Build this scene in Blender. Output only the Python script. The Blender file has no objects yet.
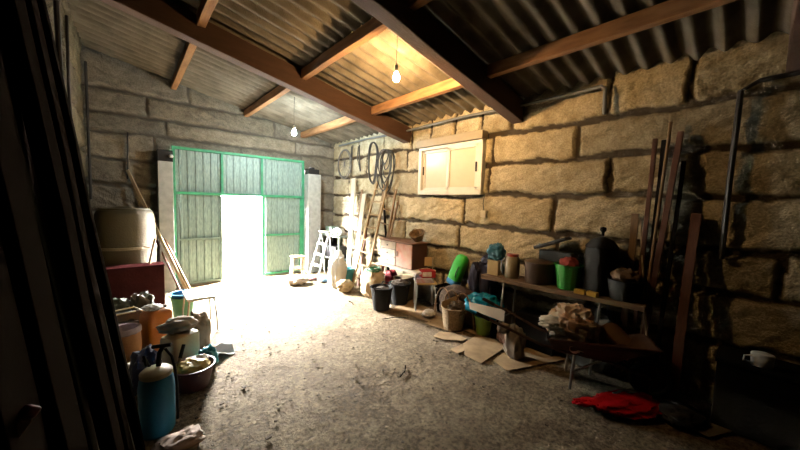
import bpy, bmesh, math, random
import numpy as np
from mathutils import Vector, Matrix, noise as mnoise

random.seed(11)
PI = math.pi
scene = bpy.context.scene
COL = scene.collection

# ------------------------------------------------------------------ camera
FPX = 310.0
def _c(px, py): return Vector((px - 400.0, 225.0 - py, -FPX))
_vY = _c(128, 194).normalized()
_vX = _c(748, 213)
_vX = (_vX - _vX.dot(_vY) * _vY).normalized()
_vZ = _vX.cross(_vY)
CAM_H = 1.7
cam = bpy.data.cameras.new('camera')
cam.sensor_fit = 'HORIZONTAL'; cam.sensor_width = 36.0
cam.lens = 36.0 * FPX / 800.0
cam.clip_start = 0.05
camo = bpy.data.objects.new('camera', cam); COL.objects.link(camo)
camo.matrix_world = Matrix(((*_vX, 0), (*_vY, 0), (*_vZ, CAM_H), (0, 0, 0, 1)))
scene.camera = camo

# ------------------------------------------------------------------ view / world
scene.view_settings.view_transform = 'Standard'
scene.view_settings.look = 'None'
scene.view_settings.gamma = 1.0
scene.view_settings.exposure = 0.0
scene.cycles.max_bounces = 8
scene.cycles.diffuse_bounces = 1
scene.cycles.volume_bounces = 0
scene.cycles.sample_clamp_indirect = 6.0
scene.cycles.use_denoising = True
scene.cycles.caustics_reflective = False
scene.cycles.caustics_refractive = False

SKY_STRENGTH = 3000.0
WARM_L, COOL_L = 8800.0, 3600.0
HAZE = 0.0
w = bpy.data.worlds.new('world'); scene.world = w; w.use_nodes = True
wn = w.node_tree.nodes; wl = w.node_tree.links
bg = wn['Background']
bg.inputs['Color'].default_value = (1.0, 0.98, 0.93, 1)
# overcast sky: zenith three times as bright as the horizon
tcw = wn.new('ShaderNodeTexCoord'); sep = wn.new('ShaderNodeSeparateXYZ'); wl.new(tcw.outputs['Generated'], sep.inputs[0])
mrs = wn.new('ShaderNodeMapRange'); wl.new(sep.outputs['Z'], mrs.inputs['Value'])
mrs.inputs['From Min'].default_value = 0.0; mrs.inputs['From Max'].default_value = 1.0
mrs.inputs['To Min'].default_value = SKY_STRENGTH / 3; mrs.inputs['To Max'].default_value = SKY_STRENGTH
wl.new(mrs.outputs['Result'], bg.inputs['Strength'])

XL, XR, YB, YF = -0.5, 3.9, 7.0, -2.6
def roof_z(x): return 3.07 + 0.197 * (XR - x)
OX0, OX1, OZ1 = 1.40, 2.15, 1.73          # open leaf in the gate
GX0, GX1, GZ1 = 0.63, 3.06, 2.56          # whole gate

pl = bpy.data.lights.new('doorway_daylight', 'AREA'); pl.shape = 'RECTANGLE'
pl.size = OX1 - OX0; pl.size_y = OZ1; pl.energy = 1.0
plo = bpy.data.objects.new('doorway_daylight', pl); COL.objects.link(plo)
plo.location = ((OX0 + OX1) / 2, YB + 0.12, OZ1 / 2); plo.rotation_euler = (-PI / 2, 0, 0)
pl.cycles.is_portal = True

# ------------------------------------------------------------------ materials
_mats = {}
def mat(name, col, rough=0.7, metal=0.0, var=0.25, scale=8.0, bump=0.15, bscale=40.0, trans=0.0, alpha=1.0,
        col2=None, wave=None, emit=0.0, coat=0.0, spec=0.4):
    if name in _mats: return _mats[name]
    m = bpy.data.materials.new(name); m.use_nodes = True; _mats[name] = m
    nt = m.node_tree; N = nt.nodes; L = nt.links
    b = N['Principled BSDF']
    b.inputs['Roughness'].default_value = rough
    b.inputs['Metallic'].default_value = metal
    b.inputs['Specular IOR Level'].default_value = spec
    if coat: b.inputs['Coat Weight'].default_value = coat
    if trans: b.inputs['Transmission Weight'].default_value = trans
    if alpha < 1: b.inputs['Alpha'].default_value = alpha
    tc = N.new('ShaderNodeTexCoord')
    if col2 is None: col2 = tuple(c * (1 - var) for c in col)
    if wave:
        t = N.new('ShaderNodeTexNoise'); mp = N.new('ShaderNodeMapping')
        mp.inputs['Scale'].default_value = wave
        L.new(tc.outputs['Object'], mp.inputs['Vector']); L.new(mp.outputs['Vector'], t.inputs['Vector'])
        t.inputs['Scale'].default_value = scale
    else:
        t = N.new('ShaderNodeTexNoise'); t.inputs['Scale'].default_value = scale
        L.new(tc.outputs['Object'], t.inputs['Vector'])
    t.inputs['Detail'].default_value = 6.0
    r = N.new('ShaderNodeValToRGB')
    r.color_ramp.elements[0].position = 0.32; r.color_ramp.elements[1].position = 0.68
    r.color_ramp.elements[0].color = (*col2, 1); r.color_ramp.elements[1].color = (*col, 1)
    L.new(t.outputs['Fac'], r.inputs['Fac']); L.new(r.outputs['Color'], b.inputs['Base Color'])
    if emit:
        b.inputs['Emission Color'].default_value = (*col, 1); b.inputs['Emission Strength'].default_value = emit
    if bump:
        t2 = N.new('ShaderNodeTexNoise'); t2.inputs['Scale'].default_value = bscale; t2.inputs['Detail'].default_value = 4
        bp = N.new('ShaderNodeBump'); bp.inputs['Strength'].default_value = bump; bp.inputs['Distance'].default_value = 0.02
        L.new(tc.outputs['Object'] if not wave else mp.outputs['Vector'], t2.inputs['Vector'])
        L.new(t2.outputs['Fac'], bp.inputs['Height']); L.new(bp.outputs['Normal'], b.inputs['Normal'])
    return m

def emat(name, col, strength):
    m = bpy.data.materials.new(name); m.use_nodes = True
    N = m.node_tree.nodes; L = m.node_tree.links
    N.remove(N['Principled BSDF'])
    e = N.new('ShaderNodeEmission'); e.inputs['Color'].default_value = (*col, 1); e.inputs['Strength'].default_value = strength
    L.new(e.outputs[0], N['Material Output'].inputs['Surface'])
    return m

# ------------------------------------------------------------------ mesh builder
def rotm(rx=0, ry=0, rz=0):
    return Matrix.Rotation(rz, 4, 'Z') @ Matrix.Rotation(ry, 4, 'Y') @ Matrix.Rotation(rx, 4, 'X')
def frame_between(a, b):
    a = Vector(a); b = Vector(b); d = b - a; L = d.length; z = d / L
    up = Vector((0, 0, 1)) if abs(z.z) < 0.95 else Vector((0, 1, 0))
    x = up.cross(z).normalized(); y = z.cross(x)
    M = Matrix(((x.x, y.x, z.x, a.x), (x.y, y.y, z.y, a.y), (x.z, y.z, z.z, a.z), (0, 0, 0, 1)))
    return M, L
class MB:
    def __init__(s): s.v = []; s.f = []; s.sm = []
    def add(s, vs, fs, M=None, smooth=False):
        o = len(s.v)
        for v in vs:
            v = Vector(v); s.v.append(tuple(M @ v) if M is not None else tuple(v))
        for f in fs: s.f.append(tuple(i + o for i in f)); s.sm.append(smooth)
        return s
    def box(s, c, sz, rz=0, rx=0, ry=0, M=None):
        hx, hy, hz = sz[0] / 2, sz[1] / 2, sz[2] / 2
        vs = [(x, y, z) for x in (-hx, hx) for y in (-hy, hy) for z in (-hz, hz)]
        fs = [(0, 1, 3, 2), (4, 6, 7, 5), (0, 4, 5, 1), (2, 3, 7, 6), (0, 2, 6, 4), (1, 5, 7, 3)]
        T = Matrix.Translation(c) @ rotm(rx, ry, rz)
        return s.add(vs, fs, (M @ T) if M is not None else T)
    def bar(s, a, b, wx, wy, roll=0.0, n=1, warp=0.0, seed=0):
        M, L = frame_between(a, b)
        M = M @ Matrix.Rotation(roll, 4, 'Z')
        vs = []; fs = []
        rnd = random.Random(seed)
        for k in range(n + 1):
            t = k / n; dx = rnd.uniform(-warp, warp); dy = rnd.uniform(-warp, warp)
            for (x, y) in ((-1, -1), (1, -1), (1, 1), (-1, 1)):
                vs.append((x * wx / 2 + dx, y * wy / 2 + dy, t * L))
        for k in range(n):
            for j in range(4):
                a0 = 4 * k + j; b0 = 4 * k + (j + 1) % 4
                fs.append((a0, b0, b0 + 4, a0 + 4))
        fs.append((3, 2, 1, 0)); e = 4 * n; fs.append((e, e + 1, e + 2, e + 3))
        return s.add(vs, fs, M)
    def tube(s, pts, r, seg=8, closed=False, rs=None):
        P = [Vector(p) for p in pts]; n = len(P)
        vs = []; fs = []
        prev = None
        for i, p in enumerate(P):
            if closed: t = P[(i + 1) % n] - P[i - 1]
            else: t = P[min(i + 1, n - 1)] - P[max(i - 1, 0)]
            if t.length < 1e-9: t = Vector((0, 0, 1))
            t.normalize()
            if prev is None:
                u = t.cross(Vector((0, 0, 1)))
                if u.length < 0.05: u = t.cross(Vector((0, 1, 0)))
            else:
                u = prev - prev.dot(t) * t
            u.normalize(); prev = u; v = t.cross(u)
            rr = rs[i] if rs else r
            for k in range(seg):
                a = 2 * PI * k / seg
                vs.append(p + rr * (math.cos(a) * u + math.sin(a) * v))
        m = n if closed else n - 1
        for i in range(m):
            for k in range(seg):
                a0 = i * seg + k; a1 = i * seg + (k + 1) % seg
                j = (i + 1) % n
                fs.append((a0, a1, j * seg + (k + 1) % seg, j * seg + k))
        if not closed:
            fs.append(tuple(range(seg - 1, -1, -1))); fs.append(tuple((n - 1) * seg + k for k in range(seg)))
        return s.add(vs, fs, None, True)
    def lathe(s, prof, c=(0, 0, 0), seg=28, M=None, sx=1.0, sy=1.0, rib=None, smooth=True, cap0=True, cap1=True):
        vs = []; fs = []
        for (r, z) in prof:
            for k in range(seg):
                a = 2 * PI * k / seg
                q = r * (rib(k) if rib else 1)
                vs.append((q * math.cos(a) * sx, q * math.sin(a) * sy, z))
        for i in range(len(prof) - 1):
            for k in range(seg):
                fs.append((i * seg + k, i * seg + (k + 1) % seg, (i + 1) * seg + (k + 1) % seg, (i + 1) * seg + k))
        if cap0 and prof[0][0] > 0: fs.append(tuple(range(seg - 1, -1, -1)))
        if cap1 and prof[-1][0] > 0: fs.append(tuple((len(prof) - 1) * seg + k for k in range(seg)))
        T = Matrix.Translation(c)
        return s.add(vs, fs, (M @ T) if M is not None else T, smooth)
    def prism(s, poly, z0, z1, M=None):
        n = len(poly)
        vs = [(x, y, z0) for x, y in poly] + [(x, y, z1) for x, y in poly]
        fs = [tuple(range(n - 1, -1, -1)), tuple(range(n, 2 * n))]
        for i in range(n): j = (i + 1) % n; fs.append((i, j, n + j, n + i))
        return s.add(vs, fs, M)
    def blob(s, c, sz, seed=0, amp=0.25, freq=2.2, nu=36, nv=22, fold=0.0, flat=True, M=None, power=1.0, sharp=True):
        """crumpled soft body: a displaced ellipsoid standing on z = c.z"""
        vs = []; fs = []
        off = Vector((seed * 7.31, seed * 3.17, seed * 1.93))
        for i in range(nv + 1):
            th = PI * i / nv
            for k in range(nu):
                ph = 2 * PI * k / nu
                d = Vector((math.sin(th) * math.cos(ph), math.sin(th) * math.sin(ph), math.cos(th)))
                nz = mnoise.noise(d * freq + off)
                rg = 1.0 - 2 * abs(mnoise.noise(d * freq * 1.9 + off * 2.0))
                q = 1 + amp * nz + fold * rg * 0.5
                e = Vector((math.copysign(abs(d.x) ** power, d.x), math.copysign(abs(d.y) ** power, d.y), math.copysign(abs(d.z) ** power, d.z)))
                p = Vector((e.x * sz[0] / 2 * q, e.y * sz[1] / 2 * q, e.z * sz[2] / 2 * q + sz[2] / 2))
                if flat: p.z = max(p.z, 0.0)
                vs.append(p)
        for i in range(nv):
            for k in range(nu):
                fs.append((i * nu + k, (i + 1) * nu + k, (i + 1) * nu + (k + 1) % nu, i * nu + (k + 1) % nu))
        T = Matrix.Translation(c)
        return s.add(vs, fs, (M @ T) if M is not None else T, True)
    def sheet(s, fn, nu, nv, thick=0.003, smooth=True):
        """two-sided sheet from fn(u,v) with thickness"""
        P = [[Vector(fn(i / nu, j / nv)) for j in range(nv + 1)] for i in range(nu + 1)]
        vs = []; fs = []
        W = nv + 1
        def nrm(i, j):
            a = P[min(i + 1, nu)][j] - P[max(i - 1, 0)][j]; b = P[i][min(j + 1, nv)] - P[i][max(j - 1, 0)]
            n = a.cross(b)
            return n.normalized() if n.length > 1e-12 else Vector((0, 0, 1))
        for i in range(nu + 1):
            for j in range(W): vs.append(P[i][j])
        for i in range(nu + 1):
            for j in range(W): vs.append(P[i][j] - nrm(i, j) * thick)
        o = (nu + 1) * W
        for i in range(nu):
            for j in range(nv):
                a, b, c_, d = i * W + j, (i + 1) * W + j, (i + 1) * W + j + 1, i * W + j + 1
                fs.append((a, b, c_, d)); fs.append((o + d, o + c_, o + b, o + a))
        for i in range(nu):
            for j in (0, nv):
                a, b = i * W + j, (i + 1) * W + j
                fs.append((a, o + a, o + b, b) if j == 0 else (b, o + b, o + a, a))
        for j in range(nv):
            for i in (0, nu):
                a, b = i * W + j, i * W + j + 1
                fs.append((b, o + b, o + a, a) if i == 0 else (a, o + a, o + b, b))
        return s.add(vs, fs, None, smooth)
    def build(s, name, m, parent=None, loc=None, rz=0.0, bevel=0.0, auto=True):
        me = bpy.data.meshes.new(name)
        me.from_pydata(s.v, [], s.f)
        me.polygons.foreach_set('use_smooth', s.sm)
        me.materials.append(m); me.update()
        if any(s.sm) and auto:
            try: me.set_sharp_from_angle(angle=math.radians(42))
            except Exception: pass
        o = bpy.data.objects.new(name, me); COL.objects.link(o)
        if parent is not None: o.parent = parent
        if loc is not None: o.location = loc
        o.rotation_euler = (0, 0, rz)
        if bevel:
            bv = o.modifiers.new('bevel', 'BEVEL'); bv.width = bevel; bv.segments = 2; bv.limit_method = 'ANGLE'
        return o

def tag(o, label=None, cat=None, group=None, kind=None):
    if label: o['label'] = label
    if cat: o['category'] = cat
    if group: o['group'] = group
    if kind: o['kind'] = kind
    return o
def thing(name, label, cat, loc=(0, 0, 0), rz=0.0, group=None):
    o = bpy.data.objects.new(name, None); COL.objects.link(o)
    o.location = loc; o.rotation_euler = (0, 0, rz); o.empty_display_size = 0.1
    return tag(o, label, cat, group)
def struct(o, label=None): o['kind'] = 'structure'; return tag(o, label)
def dup(root, loc, rz=None, label=None, group=None):
    r = root.copy(); COL.objects.link(r); r.location = loc
    if rz is not None: r.rotation_euler = (0, 0, rz)
    if label: r['label'] = label
    if group: r['group'] = group
    for ch in list(root.children):
        c = ch.copy(); COL.objects.link(c); c.parent = r
        for g in list(ch.children):
            d = g.copy(); COL.objects.link(d); d.parent = c
    return r
def circle_pts(c, r, n, plane='xy', a0=0, a1=2 * PI, ry=None, closed=True):
    ry = ry or r; out = []
    m = n if closed else n + 1
    for k in range(m):
        a = a0 + (a1 - a0) * k / n
        x, y = r * math.cos(a), ry * math.sin(a)
        if plane == 'xy': out.append((c[0] + x, c[1] + y, c[2]))
        elif plane == 'yz': out.append((c[0], c[1] + x, c[2] + y))
        else: out.append((c[0] + x, c[1], c[2] + y))
    return out

# ------------------------------------------------------------------ numpy noise
def vnoise(x, y, seed):
    rng = np.random.RandomState(seed); T = rng.rand(256, 256)
    xi = np.floor(x).astype(int); yi = np.floor(y).astype(int)
    fx = x - xi; fy = y - yi; fx = fx * fx * (3 - 2 * fx); fy = fy * fy * (3 - 2 * fy)
    g = lambda a, b: T[a % 256, b % 256]
    return (g(xi, yi) * (1 - fx) + g(xi + 1, yi) * fx) * (1 - fy) + (g(xi, yi + 1) * (1 - fx) + g(xi + 1, yi + 1) * fx) * fy
def fbm(x, y, seed, oct=4):
    a, s, t = 1.0, 0.0, 0.0
    for o in range(oct):
        s = s + a * vnoise(x * 2 ** o, y * 2 ** o, seed + o); t += a; a *= 0.55
    return s / t

# ------------------------------------------------------------------ STRUCTURE: stone walls
def stone_mat(name, a, b_, mortar):
    m = bpy.data.materials.new(name); m.use_nodes = True
    N = m.node_tree.nodes; L = m.node_tree.links; b = N['Principled BSDF']
    b.inputs['Roughness'].default_value = 0.92; b.inputs['Specular IOR Level'].default_value = 0.15
    tc = N.new('ShaderNodeTexCoord')
    n1 = N.new('ShaderNodeTexNoise'); n1.inputs['Scale'].default_value = 5; n1.inputs['Detail'].default_value = 8; n1.inputs['Roughness'].default_value = 0.65
    n2 = N.new('ShaderNodeTexNoise'); n2.inputs['Scale'].default_value = 55; n2.inputs['Detail'].default_value = 4
    L.new(tc.outputs['Object'], n1.inputs['Vector']); L.new(tc.outputs['Object'], n2.inputs['Vector'])
    r = N.new('ShaderNodeValToRGB'); r.color_ramp.elements[0].position = 0.3; r.color_ramp.elements[1].position = 0.62
    r.color_ramp.elements[0].color = (*b_, 1); r.color_ramp.elements[1].color = (*a, 1)
    L.new(n1.outputs['Fac'], r.inputs['Fac'])
    r2 = N.new('ShaderNodeValToRGB'); r2.color_ramp.elements[0].position = 0.35; r2.color_ramp.elements[1].position = 0.6
    r2.color_ramp.elements[0].color = (0.55, 0.55, 0.55, 1); r2.color_ramp.elements[1].color = (1, 1, 1, 1)
    L.new(n2.outputs['Fac'], r2.inputs['Fac'])
    mu = N.new('ShaderNodeMix'); mu.data_type = 'RGBA'; mu.blend_type = 'MULTIPLY'; mu.inputs[0].default_value = 0.7
    L.new(r.outputs['Color'], mu.inputs[6]); L.new(r2.outputs['Color'], mu.inputs[7])
    at = N.new('ShaderNodeAttribute'); at.attribute_name = 'tint'
    mt = N.new('ShaderNodeMix'); mt.data_type = 'RGBA'; mt.blend_type = 'MULTIPLY'; mt.inputs[0].default_value = 1
    L.new(mu.outputs[2], mt.inputs[6]); L.new(at.outputs['Color'], mt.inputs[7])
    am = N.new('ShaderNodeAttribute'); am.attribute_name = 'mortar'
    mx = N.new('ShaderNodeMix'); mx.data_type = 'RGBA'
    L.new(am.outputs['Fac'], mx.inputs[0]); L.new(mt.outputs[2], mx.inputs[6]); mx.inputs[7].default_value = (*mortar, 1)
    L.new(mx.outputs[2], b.inputs['Base Color'])
    bp = N.new('ShaderNodeBump'); bp.inputs['Strength'].default_value = 0.8; bp.inputs['Distance'].default_value = 0.02
    L.new(n2.outputs['Fac'], bp.inputs['Height']); L.new(bp.outputs['Normal'], b.inputs['Normal'])
    return m

def stone_wall(name, u0, u1, top, zj, seed, place, m, hole=None, res=0.02, jw=0.026, relief=0.07, flip=False, lens=(0.8, 1.5), joints=None):
    nu = int((u1 - u0) / res); zt = max(top(u0), top(u1)); nv = int(zt / res)
    U = np.linspace(u0, u1, nu + 1); V = np.linspace(0, 1, nv + 1)
    uu, vv = np.meshgrid(U, V, indexing='ij')
    T = np.array([top(u) for u in U])[:, None]
    zz = vv * (T + 0.06) - 0.06
    wob = (fbm(uu * 2.2, zz * 2.2, seed, 3) - 0.5) * 0.09
    wob2 = (fbm(uu * 2.2 + 50, zz * 2.2, seed + 9, 3) - 0.5) * 0.07
    zw = zz + wob; uw = uu + wob2
    rng = np.random.RandomState(seed)
    d = np.full(uu.shape, 9.0); bid = np.zeros(uu.shape, int); cnt = 1
    edges = [-0.3] + zj + [9.0]
    for k in range(len(edges) - 1):
        sel = (zw >= edges[k]) & (zw < edges[k + 1])
        dz = np.minimum(zw - edges[k], edges[k + 1] - zw)
        xs = [u0 - rng.uniform(0.1, 0.9)]
        while xs[-1] < u1 + 1: xs.append(xs[-1] + rng.uniform(*lens))
        if joints and k in joints: xs = [u0 - 1.0] + sorted(joints[k]) + [u1 + 2.0]
        xs = np.array(xs)
        ii = np.searchsorted(xs, uw) - 1; ii = np.clip(ii, 0, len(xs) - 2)
        du = np.minimum(uw - xs[ii], xs[ii + 1] - uw)
        dd = np.minimum(dz, du * 1.3)
        d[sel] = dd[sel]; bid[sel] = cnt + ii[sel]; cnt += len(xs)
    tint = 0.72 + 0.4 * rng.rand(cnt + 5); hue = rng.rand(cnt + 5); pr = rng.uniform(-0.012, 0.012, cnt + 5)
    jn = jw * (0.15 + 1.7 * fbm(uu * 7, zz * 7, seed + 3, 4) ** 1.5 * 1.6)
    s = np.clip((d - jn) / 0.02, 0, 1); s = s * s * (3 - 2 * s)
    strokes = fbm(uu * 9 + zz * 16, zz * 7 - uu * 3 + bid * 3.3, seed + 5, 4)
    big = fbm(uu * 3.1 + bid * 7.7, zz * 4.0, seed + 7, 3)
    fine = fbm(uu * 26 + zz * 11, zz * 24 + bid * 1.7, seed + 11, 3)
    h = s * (0.018 + relief * (0.6 * strokes + 0.45 * big + 0.28 * fine - 0.32) + pr[bid]) + 0.006 * fbm(uu * 22, zz * 22, seed + 8, 2)
    mort = np.clip(1 - (d - jn * 0.9) / 0.012, 0, 1)
    co = place(uu, zz, h)
    n = (nu + 1) * (nv + 1)
    idx = np.arange(n).reshape(nu + 1, nv + 1)
    q = np.stack([idx[:-1, :-1], idx[1:, :-1], idx[1:, 1:], idx[:-1, 1:]], -1)
    if flip: q = q[..., ::-1]
    if hole is not None:
        cu = (uu[:-1, :-1] + uu[1:, 1:]) / 2; cz = (zz[:-1, :-1] + zz[1:, 1:]) / 2
        keep = ~((cu > hole[0]) & (cu < hole[1]) & (cz > hole[2]) & (cz < hole[3]))
        q = q[keep]
    q = q.reshape(-1, 4)
    me = bpy.data.meshes.new(name)
    me.vertices.add(n); me.vertices.foreach_set('co', co.reshape(-1, 3).astype(np.float32).ravel())
    me.loops.add(q.size); me.loops.foreach_set('vertex_index', q.ravel().astype(np.int32))
    me.polygons.add(len(q)); me.polygons.foreach_set('loop_start', (np.arange(len(q)) * 4).astype(np.int32))
    me.polygons.foreach_set('use_smooth', np.ones(len(q), bool))
    me.update(calc_edges=True)
    a = me.attributes.new('mortar', 'FLOAT', 'POINT'); a.data.foreach_set('value', mort.ravel().astype(np.float32))
    ca = me.attributes.new('tint', 'FLOAT_COLOR', 'POINT')
    tb = tint[bid]; hb = hue[bid] * 0.12
    cc = np.stack([tb, tb * (1 - hb * 0.35), tb * (1 - hb), np.ones_like(tb)], -1)
    ca.data.foreach_set('color', cc.reshape(-1).astype(np.float32))
    me.materials.append(m)
    o = bpy.data.objects.new(name, me); COL.objects.link(o)
    return struct(o)

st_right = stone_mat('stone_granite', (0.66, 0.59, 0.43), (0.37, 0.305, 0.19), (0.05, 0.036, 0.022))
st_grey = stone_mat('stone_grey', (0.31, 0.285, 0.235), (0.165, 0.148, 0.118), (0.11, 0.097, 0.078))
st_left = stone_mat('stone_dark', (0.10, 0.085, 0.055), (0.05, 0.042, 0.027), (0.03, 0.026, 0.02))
ZJ = [0.55, 0.98, 1.37, 1.84, 2.27, 2.68]
stone_wall('wall_right', YF - 0.1, YB + 0.1, lambda u: roof_z(XR) + 0.09, ZJ, 3,
           lambda u, z, h: np.stack([XR - h + 0.03, u, z], -1), st_right, flip=False, res=0.0165, lens=(1.1, 2.0),
           joints={3: [-1.2, 1.62, 2.97, 4.5, 5.9], 4: [-0.6, 1.05, 2.55, 3.95, 5.2, 6.3], 5: [-1.5, -0.3, 1.40, 2.5, 4.3, 5.6], 6: [-1.4, -0.4, 0.47, 1.1, 2.25, 2.7, 3.2, 3.7, 4.2, 5.0, 5.9]})
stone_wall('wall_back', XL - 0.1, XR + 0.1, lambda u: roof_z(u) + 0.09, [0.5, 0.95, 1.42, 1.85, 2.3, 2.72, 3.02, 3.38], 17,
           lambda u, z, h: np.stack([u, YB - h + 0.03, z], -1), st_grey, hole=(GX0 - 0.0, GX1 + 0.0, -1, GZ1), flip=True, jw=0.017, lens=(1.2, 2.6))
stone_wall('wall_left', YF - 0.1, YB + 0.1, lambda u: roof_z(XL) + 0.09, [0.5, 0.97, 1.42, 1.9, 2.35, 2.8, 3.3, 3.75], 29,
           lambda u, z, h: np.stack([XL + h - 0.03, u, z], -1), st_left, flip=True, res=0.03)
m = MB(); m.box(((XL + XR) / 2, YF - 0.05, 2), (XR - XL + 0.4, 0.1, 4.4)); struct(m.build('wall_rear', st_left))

# floor -------------------------------------------------------------
def floor_mat():
    m = bpy.data.materials.new('earth_floor'); m.use_nodes = True
    N = m.node_tree.nodes; L = m.node_tree.links; b = N['Principled BSDF']
    b.inputs['Roughness'].default_value = 0.88; b.inputs['Specular IOR Level'].default_value = 0.25
    tc = N.new('ShaderNodeTexCoord')
    def nz(s, d, r=0.6):
        n = N.new('ShaderNodeTexNoise'); n.inputs['Scale'].default_value = s; n.inputs['Detail'].default_value = d; n.inputs['Roughness'].default_value = r
        L.new(tc.outputs['Object'], n.inputs['Vector']); return n
    n1 = nz(1.6, 8, 0.65); n2 = nz(38, 5, 0.7); n3 = nz(11, 6, 0.7)
    r = N.new('ShaderNodeValToRGB'); r.color_ramp.elements[0].position = 0.33; r.color_ramp.elements[1].position = 0.66
    r.color_ramp.elements[0].color = (0.16, 0.115, 0.065, 1); r.color_ramp.elements[1].color = (0.35, 0.28, 0.18, 1)
    L.new(n1.outputs['Fac'], r.inputs['Fac'])
    r2 = N.new('ShaderNodeValToRGB'); r2.color_ramp.elements[0].position = 0.38; r2.color_ramp.elements[1].position = 0.62
    r2.color_ramp.elements[0].color = (0.22, 0.2, 0.18, 1); r2.color_ramp.elements[1].color = (1.15, 1.12, 1.08, 1)
    L.new(n2.outputs['Fac'], r2.inputs['Fac'])
    mu = N.new('ShaderNodeMix'); mu.data_type = 'RGBA'; mu.blend_type = 'MULTIPLY'; mu.inputs[0].default_value = 0.8
    L.new(r.outputs['Color'], mu.inputs[6]); L.new(r2.outputs['Color'], mu.inputs[7])
    r3 = N.new('ShaderNodeValToRGB'); r3.color_ramp.elements[0].position = 0.4; r3.color_ramp.elements[1].position = 0.6
    r3.color_ramp.elements[0].color = (0.55, 0.52, 0.5, 1); r3.color_ramp.elements[1].color = (1, 1, 1, 1)
    L.new(n3.outputs['Fac'], r3.inputs['Fac'])
    mu2 = N.new('ShaderNodeMix'); mu2.data_type = 'RGBA'; mu2.blend_type = 'MULTIPLY'; mu2.inputs[0].default_value = 0.75
    L.new(mu.outputs[2], mu2.inputs[6]); L.new(r3.outputs['Color'], mu2.inputs[7])
    L.new(mu2.outputs[2], b.inputs['Base Color'])
    ad = N.new('ShaderNodeMath'); ad.operation = 'ADD'
    L.new(n2.outputs['Fac'], ad.inputs[0]); L.new(n3.outputs['Fac'], ad.inputs[1])
    bp = N.new('ShaderNodeBump'); bp.inputs['Strength'].default_value = 0.8; bp.inputs['Distance'].default_value = 0.03
    L.new(ad.outputs[0], bp.inputs['Height']); L.new(bp.outputs['Normal'], b.inputs['Normal'])
    return m
nx, ny = 150, 320
U = np.linspace(XL - 0.12, XR + 0.12, nx + 1); Vv = np.linspace(YF - 0.12, YB + 0.15, ny + 1)
uu, vv = np.meshgrid(U, Vv, indexing='ij')
hh = (fbm(uu * 1.3, vv * 1.3, 5, 4) - 0.9) * 0.02 + (fbm(uu * 14, vv * 14, 8, 2) - 1.0) * 0.010
hh = np.minimum(hh, -0.001)
idx = np.arange(uu.size).reshape(uu.shape)
q = np.stack([idx[:-1, :-1], idx[1:, :-1], idx[1:, 1:], idx[:-1, 1:]], -1).reshape(-1, 4)
me = bpy.data.meshes.new('floor'); me.from_pydata(np.stack([uu, vv, hh], -1).reshape(-1, 3).tolist(), [], q.tolist())
me.polygons.foreach_set('use_smooth', [True] * len(q)); me.materials.append(floor_mat())
fo = bpy.data.objects.new('floor', me); COL.objects.link(fo); struct(fo)
m = MB(); m.box((1.8, 17.15, -0.06), (30, 20, 0.1))
struct(m.build('exterior_ground', mat('pale_concrete', (0.6, 0.58, 0.54), 0.9)))

m = MB(); m.box((1.8, YB + 7.2, 1.75), (26, 0.3, 3.7))  # added slab outside, blocks the low sky so daylight falls off faster indoors
struct(m.build('low_sky_blocker', mat('pale_blocker', (0.80, 0.77, 0.70), 0.9, var=0.1)))

# roof --------------------------------------------------------------
wood_beam = mat('beam_wood', (0.05, 0.021, 0.010), 0.8, wave=(1, 6, 6), scale=3, col2=(0.036, 0.015, 0.007), bump=0.3, bscale=12)
wood_purlin = mat('purlin_wood', (0.36, 0.19, 0.085), 0.75, wave=(6, 1, 6), scale=3, col2=(0.2, 0.095, 0.04), bump=0.3, bscale=12)
roof_m = mat('corrugated_cement', (0.15, 0.13, 0.098), 0.9, scale=3.5, col2=(0.062, 0.051, 0.035), bump=0.2, bscale=60)
slope = math.atan(0.197)
def roof_sheet(x0, x1, dz):
    nY = int((YB - YF + 0.3) / 0.177 * 12); nX = 6
    ys = np.linspace(YF - 0.15, YB + 0.15, nY + 1)
    mb = MB()
    prof = 0.030 * np.cos(2 * PI * ys / 0.177)
    vs = []; fs = []
    for layer in (0, 1):
        for i in range(nX + 1):
            x = x0 + (x1 - x0) * i / nX
            for j in range(nY + 1): vs.append((x, ys[j], roof_z(x) + dz + 0.03 + prof[j] + layer * 0.007))
    W = nY + 1; o = (nX + 1) * W
    for i in range(nX):
        for j in range(nY):
            a = i * W + j
            fs.append((a, a + 1, a + W + 1, a + W)); fs.append((o + a, o + a + W, o + a + W + 1, o + a + 1))
    for j in range(nY):
        fs.append((j, o + j, o + j + 1, j + 1)); e = nX * W + j; fs.append((e, e + 1, o + e + 1, o + e))
    mb.add(vs, fs, None, True)
    return mb
for x0, x1, dz in ((XL - 0.25, 0.80, 0.024), (0.62, 2.02, 0.012), (1.84, XR + 0.3, 0.0)):
    struct(roof_sheet(x0, x1, dz).build('ceiling', roof_m))
RAFT = (4.30, 2.14, -0.15)
def rafter(y, w=0.16, d=0.27):
    a = Vector((XL - 0.02, y, roof_z(XL) - d / 2 - 0.02)); b = Vector((XR + 0.02, y, roof_z(XR) - d / 2 - 0.02))
    mb = MB(); mb.bar(a, b, w, d, n=10, warp=0.006, seed=int(y * 10))
    return mb
for y in RAFT:
    struct(rafter(y).build('rafter', wood_beam, bevel=0.012))
PX = (3.05, 1.86, 0.66)
bays = ((RAFT[0] + 0.08, YB + 0.0), (RAFT[1] + 0.08, RAFT[0] - 0.08), (RAFT[2] + 0.08, RAFT[1] - 0.08), (YF, RAFT[2] - 0.08))
for k, x in enumerate(PX):
    for (y0, y1) in bays:
        z = roof_z(x) - 0.065
        mb = MB(); mb.bar((x, y0, z), (x, y1, z), 0.085, 0.125, n=6, warp=0.004, seed=k * 9 + int(y0 * 3))
        struct(mb.build('purlin', wood_purlin, bevel=0.006))

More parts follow.
